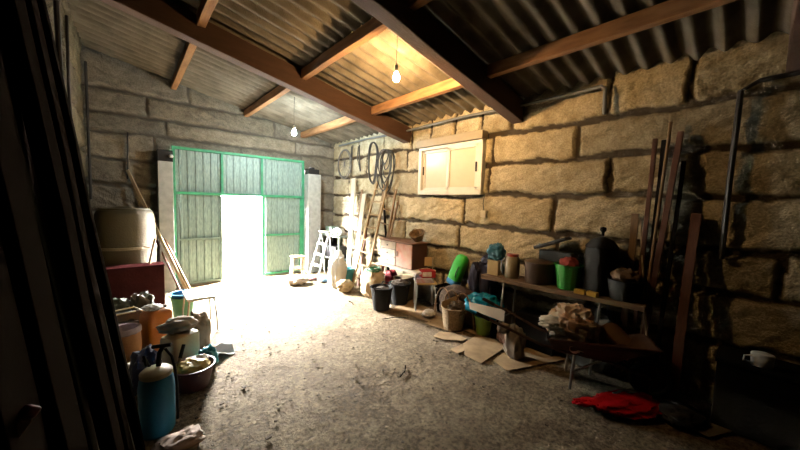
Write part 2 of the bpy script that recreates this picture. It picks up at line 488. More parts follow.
# gate --------------------------------------------------------------
galv = mat('galvanised_sheet', (0.34, 0.465, 0.435), 0.5, 0.15, scale=12, col2=(0.19, 0.28, 0.262), bump=0.1, wave=(4, 4, 0.8))
green = mat('green_frame_paint', (0.055, 0.36, 0.19), 0.5, var=0.35)
gate = thing('door_1', 'grey ribbed metal gate with green frame and open middle leaf', 'gate', (0, 0, 0)); struct(gate)
YG = YB - 0.02
def rib_panel(x0, x1, z0, z1):
    mb = MB(); pitch = 0.125
    pts = []
    x = x0
    while x < x1:
        for dx, dy in ((0, 0), (0.075, 0), (0.085, -0.018), (0.115, -0.018)):
            if x + dx < x1: pts.append((x + dx, dy))
        x += pitch
    pts.append((x1, 0))
    vs = []; fs = []
    n = len(pts)
    for t in (0, 0.003):
        for z in (z0, z1):
            for (px, dy) in pts: vs.append((px, YG + dy + t, z))
    for i in range(n - 1):
        fs.append((i, i + 1, n + i + 1, n + i)); fs.append((2 * n + i, 3 * n + i, 3 * n + i + 1, 2 * n + i + 1))
    mb.add(vs, fs)
    return mb
for (x0, x1, z0, z1) in ((GX0, OX0, 1.76, GZ1), (OX0, OX1, 1.76, GZ1), (OX1, GX1, 1.76, GZ1),
                         (GX0, OX0, 0.88, 1.76), (GX0, OX0, 0.0, 0.88), (OX1, GX1, 0.88, 1.76), (OX1, GX1, 0.0, 0.88)):
    rib_panel(x0 + 0.002, x1 - 0.002, z0, z1).build('panel', galv, gate)
fr = MB()
for z, a, b in ((GZ1, GX0, GX1), (1.75, GX0, GX1)): fr.box(((a + b) / 2, YG - 0.035, z), (b - a + 0.05, 0.045, 0.05))
for x, z0, z1 in ((GX0, 0.02, GZ1), (GX1, 0.02, GZ1), (OX0, 1.75, GZ1), (OX1, 1.75, GZ1)):
    fr.box((x, YG - 0.036, (z0 + z1) / 2), (0.045, 0.045, z1 - z0))
fr.build('gate_frame', green, gate, bevel=0.004)
lf = MB(); 
for x in (GX0 + 0.05, OX0 - 0.02): lf.box((x, YG - 0.038, 0.87), (0.04, 0.03, 1.68))
for z in (0.05, 0.885): lf.box(((GX0 + OX0) / 2, YG - 0.039, z), (OX0 - GX0 - 0.04, 0.03, 0.035))
lf.build('leaf_frame', mat('grey_leaf_frame', (0.16, 0.24, 0.22), 0.5), gate)
lf = MB()
for x in (OX1 + 0.02, GX1 - 0.05): lf.box((x, YG - 0.038, 0.87), (0.04, 0.03, 1.68))
for z in (0.05, 0.9): lf.box(((GX1 + OX1) / 2, YG - 0.039, z), (GX1 - OX1 - 0.04, 0.03, 0.035))
lf.build('leaf_frame', green, gate)
m = MB(); m.box((1.84, YB + 0.03, 0.0), (2.5, 0.16, 0.03)); struct(m.build('threshold', mat('threshold_concrete', (0.4, 0.37, 0.32), 0.9)))
post_m = mat('sheet_post', (0.55, 0.57, 0.55), 0.5, 0.2, scale=10, col2=(0.40, 0.42, 0.41), bump=0.05)
dark_m = mat('dark_plastic', (0.012, 0.012, 0.013), 0.6)
for x0, x1 in ((0.39, 0.60), (3.09, 3.40)):
    mb = MB(); mb.box(((x0 + x1) / 2, YB - 0.16, 1.14), (x1 - x0, 0.26, 2.28))
    struct(mb.build('gate_post', post_m, bevel=0.008))
t = thing('motor_box', 'small dark box on top of the metal post left of the gate', 'motor box', (0.5, 6.86, 2.28))
m = MB(); m.box((0, 0, 0.1), (0.22, 0.2, 0.2)); m.build('housing', dark_m, t, bevel=0.01)
m = MB(); m.lathe([(0.0, 0.0), (0.028, 0.005), (0.035, 0.03), (0.02, 0.055), (0, 0.06)], (0.08, -0.13, 0.07)); m.build('sensor', mat('white_plastic', (0.8, 0.8, 0.78), 0.4, var=0.05), t)
t = thing('pulley_box', 'small dark box on top of the metal post right of the gate', 'motor box', (3.24, 6.86, 2.28))
m = MB(); m.box((0, 0, 0.06), (0.28, 0.2, 0.12)); m.build('housing', dark_m, t, bevel=0.01)
m = MB(); m.lathe([(0.05, 0), (0.06, 0.01), (0.06, 0.03), (0.05, 0.04)], (0, 0, 0.12)); m.build('cap', dark_m, t)

# window ------------------------------------------------------------
win = thing('window_1', 'white framed sliding window with shutter box on the stone wall', 'window', (XR, 3.25, 1.85), 0); struct(win)
white_al = mat('white_aluminium', (0.82, 0.80, 0.74), 0.4, var=0.08)
xw = -0.05
m = MB()
m.box((xw, 0, 0.03), (0.1, 1.28, 0.07)); m.box((xw, 0, 0.76), (0.1, 1.28, 0.05))
m.box((xw, -0.61, 0.4), (0.1, 0.07, 0.7)); m.box((xw, 0.61, 0.4), (0.1, 0.07, 0.7))
m.build('window_frame', white_al, win, bevel=0.006)
m = MB(); m.box((xw - 0.02, 0, 0.845), (0.15, 1.32, 0.12)); m.build('shutter_box', mat('cream_shutter_box', (0.32, 0.28, 0.2), 0.5, var=0.1), win, bevel=0.008)
pane_m = mat('frosted_pane', (0.62, 0.58, 0.45), 0.3, var=0.06, bump=0.03)
for s in (-1, 1):
    m = MB(); yc = 0.288 * s; xs = xw - 0.012 + 0.022 * s
    m.box((xs, yc, 0.088), (0.03, 0.58, 0.05)); m.box((xs, yc, 0.712), (0.03, 0.58, 0.05))
    m.box((xs, yc - 0.265, 0.4), (0.03, 0.05, 0.67)); m.box((xs, yc + 0.265, 0.4), (0.03, 0.05, 0.67))
    so = m.build('sash', white_al, win, bevel=0.004)
    m = MB(); m.box((xs + 0.005, yc, 0.4), (0.006, 0.5, 0.6)); m.build('pane', pane_m, so)
    m = MB(); m.box((xs - 0.022, yc + s * 0.265, 0.4), (0.014, 0.022, 0.14)); m.build('latch', dark_m, so)

# haze --------------------------------------------------------------
if HAZE > 0:
    m = MB(); m.box((1.7, 2.2, 1.75), (4.3, 9.5, 3.4))
    hz = bpy.data.materials.new('dust_haze'); hz.use_nodes = True
    N = hz.node_tree.nodes; L = hz.node_tree.links; N.remove(N['Principled BSDF'])
    vsn = N.new('ShaderNodeVolumeScatter'); vsn.inputs['Density'].default_value = HAZE; vsn.inputs['Anisotropy'].default_value = 0.35
    L.new(vsn.outputs[0], N['Material Output'].inputs['Volume'])
    o = m.build('haze', hz); tag(o, 'thin dusty haze filling the garage air', 'haze', kind='stuff')
# ------------------------------------------------------------------ OBJECTS
def fl(px, py, z=0.0):
    d = Vector((0, 0, 0)); c = _c(px, py)
    d = c.x * Vector((_vX.x, _vY.x, _vZ.x)) + c.y * Vector((_vX.y, _vY.y, _vZ.y)) + c.z * Vector((_vX.z, _vY.z, _vZ.z))
    t = (z - CAM_H) / d.z
    return (d.x * t, d.y * t, z)
def fx(px, py, X):
    p = fl(px, py, 0.0 if py > 300 else 0.5); k = X / p[0]
    return (X, p[1] * k, CAM_H + (p[2] - CAM_H) * k)
def wpart(mb, name, m, root, bevel=0.0):
    o = mb.build(name, m, None, bevel=bevel); o.parent = root
    T = Matrix.Translation(-Vector(root.location)); o.data.transform(T)
    return o
def wobj(mb, name, m, base, label, cat, group=None, bevel=0.0, kind=None):
    """one-mesh thing built in world coordinates, origin moved to its base"""
    o = mb.build(name, m, bevel=bevel); o.data.transform(Matrix.Translation(-Vector(base))); o.location = base
    return tag(o, label, cat, group, kind)

black = mat('black_rubber', (0.008, 0.008, 0.008), 0.7, spec=0.2)
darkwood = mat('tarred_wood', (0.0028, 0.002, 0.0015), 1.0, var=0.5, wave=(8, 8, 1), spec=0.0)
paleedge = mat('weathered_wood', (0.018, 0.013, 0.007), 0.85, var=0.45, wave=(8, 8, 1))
oldwood = mat('old_wood', (0.24, 0.15, 0.08), 0.8, var=0.4, wave=(8, 8, 1))
palewood = mat('pale_wood', (0.52, 0.41, 0.27), 0.75, var=0.25, wave=(8, 8, 1))
redwood = mat('reddish_wood', (0.09, 0.03, 0.014), 0.75, var=0.4, wave=(8, 8, 1))
steel = mat('dull_steel', (0.42, 0.41, 0.38), 0.4, 0.8, var=0.3)
rust = mat('rusty_iron', (0.10, 0.045, 0.025), 0.8, 0.3, var=0.5)
white_p = mat('white_plastic', (0.8, 0.8, 0.78), 0.4, var=0.05)
card = mat('cardboard', (0.46, 0.33, 0.18), 0.9, var=0.25, scale=5)
cloth_w = mat('white_cloth', (0.72, 0.69, 0.64), 0.9, var=0.12)
cable_m = mat('black_cable', (0.016, 0.014, 0.013), 0.6)

# ---- bulbs hanging from the roof
def bulb_mat(col, strength, axis, low, lo, hi):
    """frosted bulb that throws most of its light to one side of the glass (low = share left on the other side)"""
    m = bpy.data.materials.new('bulb_glow'); m.use_nodes = True
    N = m.node_tree.nodes; L = m.node_tree.links; N.remove(N['Principled BSDF'])
    e = N.new('ShaderNodeEmission'); e.inputs['Color'].default_value = (*col, 1)
    tc = N.new('ShaderNodeTexCoord'); dt = N.new('ShaderNodeVectorMath'); dt.operation = 'DOT_PRODUCT'
    L.new(tc.outputs['Normal'], dt.inputs[0]); dt.inputs[1].default_value = Vector(axis).normalized()
    mr = N.new('ShaderNodeMapRange'); mr.interpolation_type = 'SMOOTHSTEP'; L.new(dt.outputs['Value'], mr.inputs['Value'])
    mr.inputs['From Min'].default_value = lo; mr.inputs['From Max'].default_value = hi
    mr.inputs['To Min'].default_value = low * strength; mr.inputs['To Max'].default_value = strength
    L.new(mr.outputs['Result'], e.inputs['Strength']); L.new(e.outputs[0], N['Material Output'].inputs['Surface'])
    return m
def hanging_bulb(x, y, zb, col, strength, label, axis, low, lo, hi):
    t = thing('hanging_bulb', label, 'light bulb', (x, y, zb))
    h = roof_z(x) - zb
    m = MB(); m.tube([(0.004, 0, h + 0.03), (0.0, 0.006, h * 0.5), (0, 0, 0.12)], 0.004, 6); m.build('cord', cable_m, t)
    m = MB(); m.lathe([(0.010, 0.13), (0.017, 0.12), (0.018, 0.075), (0.015, 0.06)], seg=16); m.build('socket', white_p, t)
    m = MB(); m.lathe([(0.0, -0.042), (0.018, -0.038), (0.032, -0.022), (0.037, 0.0), (0.032, 0.022), (0.02, 0.045), (0.015, 0.062)], seg=20)
    m.build('bulb', bulb_mat(col, strength, axis, low, lo, hi), t)
hanging_bulb(2.10, 2.52, 2.97, (1.0, 0.60, 0.25), WARM_L, 'warm yellow bulb hanging on a cord between the two roof beams', (0.76, 0.64, 0.12), 0.012, 0.45, 0.95)
hanging_bulb(2.15, 5.25, 2.82, (0.84, 0.98, 1.0), COOL_L, 'cool white bulb hanging on a cord near the gate', (0.62, 0.48, -0.42), 0.10, -0.25, 0.6)

# ---- dark timber leaning on the left wall
def leaning(y_top, z_top, bx, by, wx, wy, m, label, name='timber', group=None, seed=0):
    mb = MB(); a = (bx, by, wx * 0.2 + 0.0); b = (XL + 0.09, y_top, z_top)
    mb.bar(a, b, wx, wy, n=8, warp=0.004, seed=seed)
    return wobj(mb, name, m, (bx, by, 0), label, 'timber', group, bevel=0.004)
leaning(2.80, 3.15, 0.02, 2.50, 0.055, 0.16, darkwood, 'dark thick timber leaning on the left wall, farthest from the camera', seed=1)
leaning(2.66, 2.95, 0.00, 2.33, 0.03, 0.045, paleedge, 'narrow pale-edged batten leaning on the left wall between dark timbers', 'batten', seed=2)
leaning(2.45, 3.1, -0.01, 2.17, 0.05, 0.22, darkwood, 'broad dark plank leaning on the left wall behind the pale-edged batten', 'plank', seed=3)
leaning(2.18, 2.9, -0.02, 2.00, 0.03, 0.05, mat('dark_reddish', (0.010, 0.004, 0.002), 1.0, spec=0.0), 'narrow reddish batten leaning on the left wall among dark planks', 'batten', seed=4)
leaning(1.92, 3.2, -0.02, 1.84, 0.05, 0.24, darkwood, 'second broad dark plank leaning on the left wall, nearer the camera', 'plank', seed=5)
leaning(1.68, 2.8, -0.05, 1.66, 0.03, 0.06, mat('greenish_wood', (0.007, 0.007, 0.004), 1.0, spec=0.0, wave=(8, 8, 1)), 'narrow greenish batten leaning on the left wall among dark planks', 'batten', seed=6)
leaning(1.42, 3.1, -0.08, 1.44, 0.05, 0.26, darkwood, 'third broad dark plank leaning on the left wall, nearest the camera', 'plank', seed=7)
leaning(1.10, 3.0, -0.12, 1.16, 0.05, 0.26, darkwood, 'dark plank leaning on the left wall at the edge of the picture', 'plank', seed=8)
mb = MB(); mb.bar((-0.17, 1.68, 0.006), (XL + 0.11, 1.78, 2.95), 0.02, 1.6, n=4, warp=0.0)  # added backing, keeps the lit wall from showing between the planks
wobj(mb, 'dark_backing_sheet', darkwood, (-0.17, 1.68, 0), 'wide dark backing sheet added behind the leaning planks to black out the gaps', 'board')
t = thing('brush', 'small brown block with dark red end hung on the leaning planks, lower left', 'brush', (-0.205, 1.08, 1.13), 0.0)
m = MB(); m.bar((-0.02, -0.02, 0.0), (0.012, 0.0, 0.045), 0.022, 0.03); m.build('block', mat('brown_block', (0.07, 0.035, 0.018), 0.8), t, bevel=0.006)
m = MB(); m.bar((0.012, 0.0, 0.045), (0.026, 0.009, 0.064), 0.022, 0.03); m.build('end', mat('dark_red_paint', (0.16, 0.02, 0.02), 0.6), t, bevel=0.006)

# ---- cables on the walls
def wall_cable(pts, r, label, m=cable_m):
    mb = MB(); mb.tube(pts, r, 8); return wobj(mb, 'cable', m, pts[-1], label, 'cable')
wall_cable([(XL + 0.05, 4.35, 3.62), (XL + 0.05, 4.38, 3.0), (XL + 0.05, 4.42, 2.68)], 0.022, 'short thick black cable hanging down the upper left wall')
wall_cable([(XL + 0.05, 5.05, 3.6), (XL + 0.045, 5.0, 2.9), (XL + 0.05, 5.03, 2.2), (XL + 0.06, 5.0, 1.9)], 0.014, 'long thin black cable hanging down the left wall beside the corner')
wall_cable([(XL + 0.06, 6.9, 3.7), (XL + 0.06, 6.9, 2.6), (XL + 0.06, 6.88, 1.6)], 0.018, 'dark pipe running down the corner behind the pale tank')
wall_cable([(0.02, YB - 0.06, 2.72), (0.015, YB - 0.06, 2.4), (0.0, YB - 0.06, 1.95)], 0.011, 'dark cord hanging on the back wall above the pale tank')
zz_ = roof_z(XR) - 0.06
wall_cable([(XR - 0.10, 6.6, zz_ - 0.02)] + [(XR - 0.10, y, zz_ - 0.02 + 0.015 * math.sin(y * 2.5)) for y in (5.5, 4.6, 3.6, 2.9, 2.3, 1.6)] + [(XR - 0.1, 1.17, zz_ - 0.02), (XR - 0.1, 1.13, zz_ - 0.06), (XR - 0.1, 1.12, zz_ - 0.32)], 0.02,
           'grey conduit running along the top of the right wall under the roof', mat('grey_conduit', (0.15, 0.16, 0.16), 0.5))
wall_cable([(XR - 0.07, -0.5, 2.78), (XR - 0.07, 0.05, 2.76), (XR - 0.07, 0.15, 2.70), (XR - 0.07, 0.16, 2.0), (XR - 0.07, 0.16, 1.3)], 0.02,
           'dark pipe bending down the right wall beyond the leaning poles')
t = thing('switch_box', 'small cream switch box hanging on a cord below the window corner', 'switch box', (XR - 0.06, 2.56, 1.52))
m = MB(); m.box((0, 0, 0.05), (0.035, 0.09, 0.10)); m.build('housing', mat('cream_plastic', (0.6, 0.53, 0.36), 0.5, var=0.1), t, bevel=0.008)
m = MB(); m.tube([(0, 0, 0.10), (0, 0.02, 0.2), (0.01, 0.005, 0.34)], 0.006, 6); m.build('cord', cable_m, t)

# ---- hoses and hoops on the right wall
def hose_coil(y, z, specs, r, m, label, name='hose_coil'):
    t = MB(); x = XR - 0.1
    for i, (w_, h_, ox) in enumerate(specs):
        pts = []
        for k in range(28):
            a = 2 * PI * k / 28
            pts.append((x - 0.015 * i + 0.01 * math.sin(3 * a + i), y + ox + w_ * math.cos(a) * (0.8 + 0.2 * math.sin(a)), z - h_ + h_ * math.sin(a)))
        t.tube(pts, r, 7, closed=True)
    return wobj(t, name, m, (x, y, z), label, 'hose')
hose_coil(4.74, 2.70, [(0.25, 0.36, 0), (0.17, 0.27, 0.02), (0.26, 0.41, -0.01), (0.13, 0.19, 0.0), (0.23, 0.32, 0.03), (0.10, 0.14, 0.0), (0.27, 0.39, 0.02)], 0.0115, mat('dark_hose', (0.035, 0.03, 0.025), 0.55),
          'thick coil of dark hoses hanging on the wall above the ladders')
hose_coil(5.22, 2.90, [(0.19, 0.42, 0), (0.18, 0.405, 0.01)], 0.015, cable_m, 'thin black hoop hanging on the wall left of the thick hose coil')
t = thing('wire_reel', 'round wire hoop hanging on the wall beside the corner by the gate', 'hoop', (XR - 0.08, 6.38, 2.55))
m = MB(); m.tube(circle_pts((0, 0, 0), 0.29, 30, 'yz', ry=0.33), 0.016, 7, closed=True); m.tube(circle_pts((-0.01, 0, 0.01), 0.25, 30, 'yz', ry=0.30), 0.008, 7, closed=True); m.build('rim', mat('grey_wire', (0.16, 0.15, 0.14), 0.5), t)
m = MB()
for k in range(8):
    a = PI * k / 8; m.tube([(0, 0.28 * math.cos(a), 0.32 * math.sin(a)), (0, -0.28 * math.cos(a), -0.32 * math.sin(a))], 0.004, 5)
m.build('spokes', mat('grey_wire', (0.16, 0.15, 0.14), 0.5), t)
for i, (y, z0, z1, d, lab) in enumerate(((6.05, 2.95, 2.25, 0.06, 'dark rope strand hanging on the wall right of the wire hoop'),
                                   (5.78, 2.92, 2.35, -0.05, 'short dark strap hanging on the wall left of the thin black hoop'))):
    mb = MB(); mb.tube([(XR - 0.07, y, z0), (XR - 0.08, y + d * 0.4, (z0 + z1) / 2), (XR - 0.07, y + d, z1)], 0.013, 7)
    mb.tube([(XR - 0.07, y + 0.05, z0 - 0.02), (XR - 0.08, y + 0.06, (z0 + z1) / 2), (XR - 0.07, y + d, z1)], 0.011, 7)
    wobj(mb, 'strap', cable_m, (XR - 0.07, y, z1), lab, 'strap')

# ---- pale tank and the dark red trunk
t = thing('water_tank', 'big round cream plastic tank standing in the back left corner', 'tank', (-0.04, 6.56, 0))
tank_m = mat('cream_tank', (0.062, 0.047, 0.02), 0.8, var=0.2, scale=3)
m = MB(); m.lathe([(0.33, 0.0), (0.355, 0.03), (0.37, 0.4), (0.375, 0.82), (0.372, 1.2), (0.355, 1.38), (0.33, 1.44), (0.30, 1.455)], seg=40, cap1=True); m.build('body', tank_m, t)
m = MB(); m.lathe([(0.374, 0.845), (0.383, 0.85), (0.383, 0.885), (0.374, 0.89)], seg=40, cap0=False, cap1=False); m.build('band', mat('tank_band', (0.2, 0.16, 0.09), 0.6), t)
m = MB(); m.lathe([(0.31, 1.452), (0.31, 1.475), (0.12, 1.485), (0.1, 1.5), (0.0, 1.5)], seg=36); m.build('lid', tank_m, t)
t = thing('wooden_trunk', 'dark red wooden trunk standing before the cream tank', 'trunk', (-0.03, 6.02, 0))
red_dk = mat('dark_red_board', (0.026, 0.007, 0.007), 1.0, var=0.3, spec=0.0)
m = MB(); m.box((0, 0, 0.32), (0.84, 0.28, 0.6)); m.build('body', red_dk, t, bevel=0.008)
m = MB(); m.box((0, 0, 0.632), (0.85, 0.285, 0.022)); m.build('lid', red_dk, t, bevel=0.004)
# slats leaning on the back wall
for i, (b, tp, wx, mm, lab) in enumerate((((0.75, 6.45, 0.0), (0.0, 6.92, 2.1), 0.045, palewood, 'long pale slat leaning on the back wall left of the gate post'),
                                          ((0.80, 6.42, 0.0), (0.25, 6.9, 1.5), 0.04, oldwood, 'shorter pale brown slat leaning beside the long pale slat'),
                                          ((0.66, 6.50, 0.0), (0.22, 6.9, 1.3), 0.03, redwood, 'thin dark red slat leaning behind the pale slats'))):
    mb = MB(); mb.bar((b[0], b[1], 0.004), tp, 0.022, wx, n=6, warp=0.003, seed=i); wobj(mb, 'slat', mm, b, lab, 'slat', bevel=0.002)
mb = MB(); mb.bar((0.22, 5.98, 0.655), (0.30, 6.1, 1.02), 0.025, 0.025); mb.bar((0.235, 6.0, 0.9), (0.16, 5.99, 0.92), 0.02, 0.02)
wobj(mb, 'tool_handle', oldwood, (0.22, 5.98, 0.65), 'pale wooden tool handle standing on the dark red trunk', 'tool')

# ---- left clutter
def lathe_thing(name, label, cat, loc, prof, m, seg=28, rib=None, partname='body', bail=None, rim=None, inner=None, group=None, sx=1.0, sy=1.0):
    """open vessel: profile goes up the outside and down the inside"""
    t = thing(name, label, cat, loc, 0, group)
    mb = MB(); mb.lathe(prof, seg=seg, rib=rib, sx=sx, sy=sy); mb.build(partname, m, t)
    return t
def vessel(r0, r1, h, th=0.006, floor=0.012, lip=0.008):
    return [(0.0, 0.0), (r0, 0.0), (r1, h - 0.012), (r1 + lip, h - 0.008), (r1 + lip, h), (r1 - th, h), (r0 - th, floor), (0.0, floor)]
def bail_handle(t, r, h, m, drop=0.9, rz=0.0):
    mb = MB(); pts = [(r * math.cos(a), 0.004 - 0.9 * drop * r * math.sin(a) * 0.25, h - 0.02 + r * math.sin(a) * (1 - drop)) for a in [PI * k / 14 for k in range(15)]]
    mb.tube(pts, 0.004, 6); mb.build('handle', m, t, rz=rz)
t = lathe_thing('bucket', 'green plastic bucket with a blue bucket nested inside, behind the white table', 'bucket', (0.53, 5.06, 0), vessel(0.10, 0.135, 0.33), mat('green_bucket', (0.12, 0.36, 0.2), 0.45, var=0.15))
bail_handle(t, 0.135, 0.31, steel, 0.7)
t = lathe_thing('bucket', 'blue plastic bucket nested in the green bucket behind the white table', 'bucket', (0.53, 5.06, 0.03), vessel(0.092, 0.128, 0.35, lip=0.018), mat('blue_bucket', (0.03, 0.20, 0.42), 0.4, var=0.15))
bail_handle(t, 0.13, 0.34, steel, 0.9)
# small white table
t = thing('side_table', 'small white-topped table on thin metal legs by the gate', 'table', (0.66, 4.63, 0))
m = MB(); m.box((0, 0, 0.44), (0.32, 0.46, 0.025)); m.build('tabletop', white_p, t, bevel=0.005)
for sx in (-1, 1):
    for sy in (-1, 1):
        m = MB(); m.tube([(0.13 * sx, 0.19 * sy, 0.43), (0.155 * sx, 0.21 * sy, 0.2), (0.16 * sx, 0.22 * sy, 0.0)], 0.010, 8); m.build('leg', steel, t)
m = MB(); m.tube([(0.13, -0.19, 0.415), (0.13, 0.19, 0.415), (-0.13, 0.19, 0.415), (-0.13, -0.19, 0.415)], 0.008, 6, closed=True); m.build('rail', steel, t)
# jerrycans
def jerrycan(loc, rz, sx, sy, h, m, capm, label):
    t = thing('jerrycan', label, 'jerrycan', loc, rz)
    mb = MB()
    n = 24; prof = [(0.90, 0.0), (1.0, 0.02), (1.0, h * 0.80), (0.93, h * 0.88), (0.62, h * 0.94), (0.0, h * 0.945)]
    vs = []; fs = []
    for (q, z) in prof:
        for k in range(n):
            a = 2 * PI * k / n; c, s_ = math.cos(a), math.sin(a)
            x = math.copysign(abs(c) ** 0.35, c) * sx / 2; y = math.copysign(abs(s_) ** 0.35, s_) * sy / 2
            vs.append((x * q, y * q, z))
    for i in range(len(prof) - 1):
        for k in range(n): fs.append((i * n + k, i * n + (k + 1) % n, (i + 1) * n + (k + 1) % n, (i + 1) * n + k))
    fs.append(tuple(range(n - 1, -1, -1)))
    mb.add(vs, fs, None, True); mb.build('body', m, t)
    mb = MB(); mb.tube([(-sx * 0.30, 0, h * 0.90), (-sx * 0.22, 0, h * 1.0), (sx * 0.1, 0, h * 1.0), (sx * 0.18, 0, h * 0.92)], 0.016, 8); mb.build('handle', m, t)
    mb = MB(); mb.lathe([(0.026, h * 0.92), (0.026, h * 0.985), (0.0, h * 0.99)], (sx * 0.33, 0, 0), seg=16); mb.build('cap', capm, t)
    return t
jerrycan((0.20, 4.22, 0), 0.5, 0.25, 0.21, 0.49, mat('orange_plastic', (0.58, 0.18, 0.02), 0.4, var=0.15, scale=3), black, 'tall orange jerrycan among the clutter by the left wall')
jerrycan((0.36, 3.70, 0), 0.6, 0.29, 0.22, 0.36, mat('cream_can', (0.52, 0.42, 0.26), 0.45, var=0.15, scale=3), black, 'cream jerrycan with a grey cloth on top, before the orange one')
mb = MB(); mb.blob((0.35, 3.71, 0.345), (0.30, 0.2, 0.13), 4, 0.3, 2.4, fold=0.25); wobj(mb, 'cloth', mat('grey_brown_cloth', (0.44, 0.37, 0.28), 0.9, var=0.4), (0.35, 3.71, 0.345), 'grey brown crumpled cloth lying on the cream jerrycan', 'cloth')
mb = MB(); mb.blob((0.56, 3.98, 0.0), (0.18, 0.2, 0.40), 9, 0.3, 2.2, fold=0.3, power=0.7); wobj(mb, 'sack', mat('brown_sack', (0.27, 0.2, 0.13), 0.9, var=0.3), (0.56, 3.98, 0), 'small brown sack standing between the cream jerrycan and white table', 'sack')
mb = MB(); mb.blob((0.17, 4.19, 0.46), (0.15, 0.13, 0.06), 5, 0.35, 2.6, fold=0.3); wobj(mb, 'rag', cloth_w, (0.17, 4.19, 0.46), 'pale crumpled rag lying on top of the orange jerrycan', 'rag')
# liner barrel
t = thing('drum', 'orange-cream round drum with a white liner, beside the dark planks', 'drum', (-0.06, 4.08, 0))
m = MB(); m.lathe([(0.0, 0), (0.115, 0), (0.125, 0.02), (0.13, 0.18), (0.125, 0.34), (0.118, 0.35), (0.112, 0.35), (0.115, 0.2), (0.11, 0.1), (0, 0.1)], seg=28); m.build('body', mat('orange_cream', (0.42, 0.2, 0.07), 0.6, var=0.3, scale=3), t)
m = MB(); m.lathe([(0.120, 0.30), (0.134, 0.315), (0.132, 0.35), (0.12, 0.365), (0.105, 0.36), (0.10, 0.25)], seg=28, rib=lambda k: 1 + 0.03 * math.sin(k * 2.4), cap0=False, cap1=False); m.build('liner', mat('liner_film', (0.46, 0.38, 0.42), 0.5, var=0.5, scale=14), t)
# dark crate + wire frame
t = thing('crate', 'dark crate behind the drum and the orange jerrycan', 'crate', (-0.07, 4.78, 0))
cr_m = mat('dark_crate', (0.02, 0.02, 0.018), 0.7)
m = MB(); m.box((0, 0, 0.02), (0.56, 0.5, 0.03))
m.build('bottom', cr_m, t)
for sx in (-1, 1):
    m = MB()
    for z in (0.1, 0.22, 0.34): m.box((0.27 * sx, 0, z), (0.02, 0.5, 0.09))
    m.build('side', cr_m, t)
for sy in (-1, 1):
    m = MB()
    for z in (0.1, 0.22, 0.34): m.box((0, 0.24 * sy, z), (0.52, 0.02, 0.09))
    m.build('side', cr_m, t)
mb = MB(); z = 0.40
mb.tube([fl(111, 312, 0.44), fl(134, 307, 0.46), fl(139, 309, 0.45), fl(143, 311, 0.42)], 0.008, 6); mb.tube([fl(111, 312, 0.44), fl(112, 316, 0.43), fl(136, 311, 0.44)], 0.008, 6)
wobj(mb, 'bent_rod', mat('pale_rod', (0.45, 0.42, 0.28), 0.5), fl(112, 315, 0.43), 'pale bent wire rod lying across the dark crate', 'rod')
mb = MB(); mb.blob((-0.15, 4.84, 0.0), (0.28, 0.34, 0.44), 12, 0.25, 2.0, fold=0.3, power=0.7); wobj(mb, 'sack', mat('dark_green_sack', (0.04, 0.05, 0.035), 0.8), (-0.15, 4.84, 0.035), 'dark green sack slumped inside the crate', 'sack')
mb = MB(); mb.blob((0.10, 4.88, 0.0), (0.2, 0.24, 0.48), 13, 0.3, 2.4, fold=0.35, power=0.7); wobj(mb, 'bag', mat('olive_bag', (0.07, 0.065, 0.04), 0.7, var=0.4), (0.10, 4.88, 0.035), 'crumpled olive bag stuffed in the crate beside the orange jerrycan', 'bag')
# knapsack sprayer
t = thing('sprayer', 'blue tank sprayer with cream lid and black pump by the planks', 'sprayer', (0.12, 2.72, 0), -0.5)
m = MB(); m.lathe([(0.0, 0), (0.095, 0), (0.105, 0.02), (0.108, 0.34), (0.10, 0.40), (0.088, 0.42)], seg=28, sx=1.0, sy=0.95); m.build('tank', mat('blue_tank', (0.02, 0.21, 0.38), 0.6, var=0.2, scale=3), t)
m = MB(); m.lathe([(0.090, 0.418), (0.096, 0.425), (0.096, 0.45), (0.08, 0.465), (0.0, 0.47)], seg=28); m.build('lid', mat('cream_lid', (0.42, 0.36, 0.2), 0.5), t)
m = MB(); m.tube([(0.0, 0.03, 0.47), (0.0, 0.05, 0.56), (0.02, 0.06, 0.60)], 0.016, 10); m.tube([(-0.05, 0.06, 0.60), (0.07, 0.06, 0.61)], 0.014, 10); m.build('pump_handle', black, t)
m = MB(); m.tube([(0.05, 0.02, 0.60), (0.10, 0.0, 0.55), (0.125, -0.01, 0.45), (0.13, 0.0, 0.3), (0.122, 0.02, 0.12), (0.115, 0.03, 0.06)], 0.009, 8); m.build('hose', black, t)
m = MB(); m.tube([(-0.06, 0.05, 0.45), (-0.075, 0.0, 0.56), (-0.05, -0.02, 0.5)], 0.008, 8); m.build('strap', black, t)
# basin of yellow scraps
t = lathe_thing('basin', 'dark red basin with yellow contents standing on the floor by the left clutter', 'basin', (0.40, 3.20, 0), vessel(0.12, 0.165, 0.20, lip=0.012), mat('maroon_plastic', (0.075, 0.022, 0.02), 0.5))
mb = MB(); mb.blob((0.39, 3.20, 0.10), (0.26, 0.26, 0.14), 21, 0.25, 3, fold=0.25); wobj(mb, 'bag', mat('yellow_bag', (0.55, 0.38, 0.06), 0.6, var=0.4, scale=12), (0.39, 3.20, 0.014), 'crumpled yellow bag lying in the dark red basin', 'bag')
mb = MB(); mb.blob((0.46, 3.26, 0.15), (0.12, 0.10, 0.09), 22, 0.3, 3, fold=0.25); wobj(mb, 'rag', cloth_w, (0.46, 3.26, 0.15), 'small white rag lying beside the yellow bag in the basin', 'rag')
t = thing('hammer', 'short black-gripped wooden handle sticking out of the dark red basin', 'tool', (0.26, 3.2, 0.0))
m = MB(); m.tube([(-0.01, -0.06, 0.06), (0.05, 0.04, 0.27)], 0.012, 8); m.build('handle', oldwood, t)
m = MB(); m.tube([(0.05, 0.04, 0.27), (0.085, 0.10, 0.36)], 0.015, 10); m.build('grip', black, t)
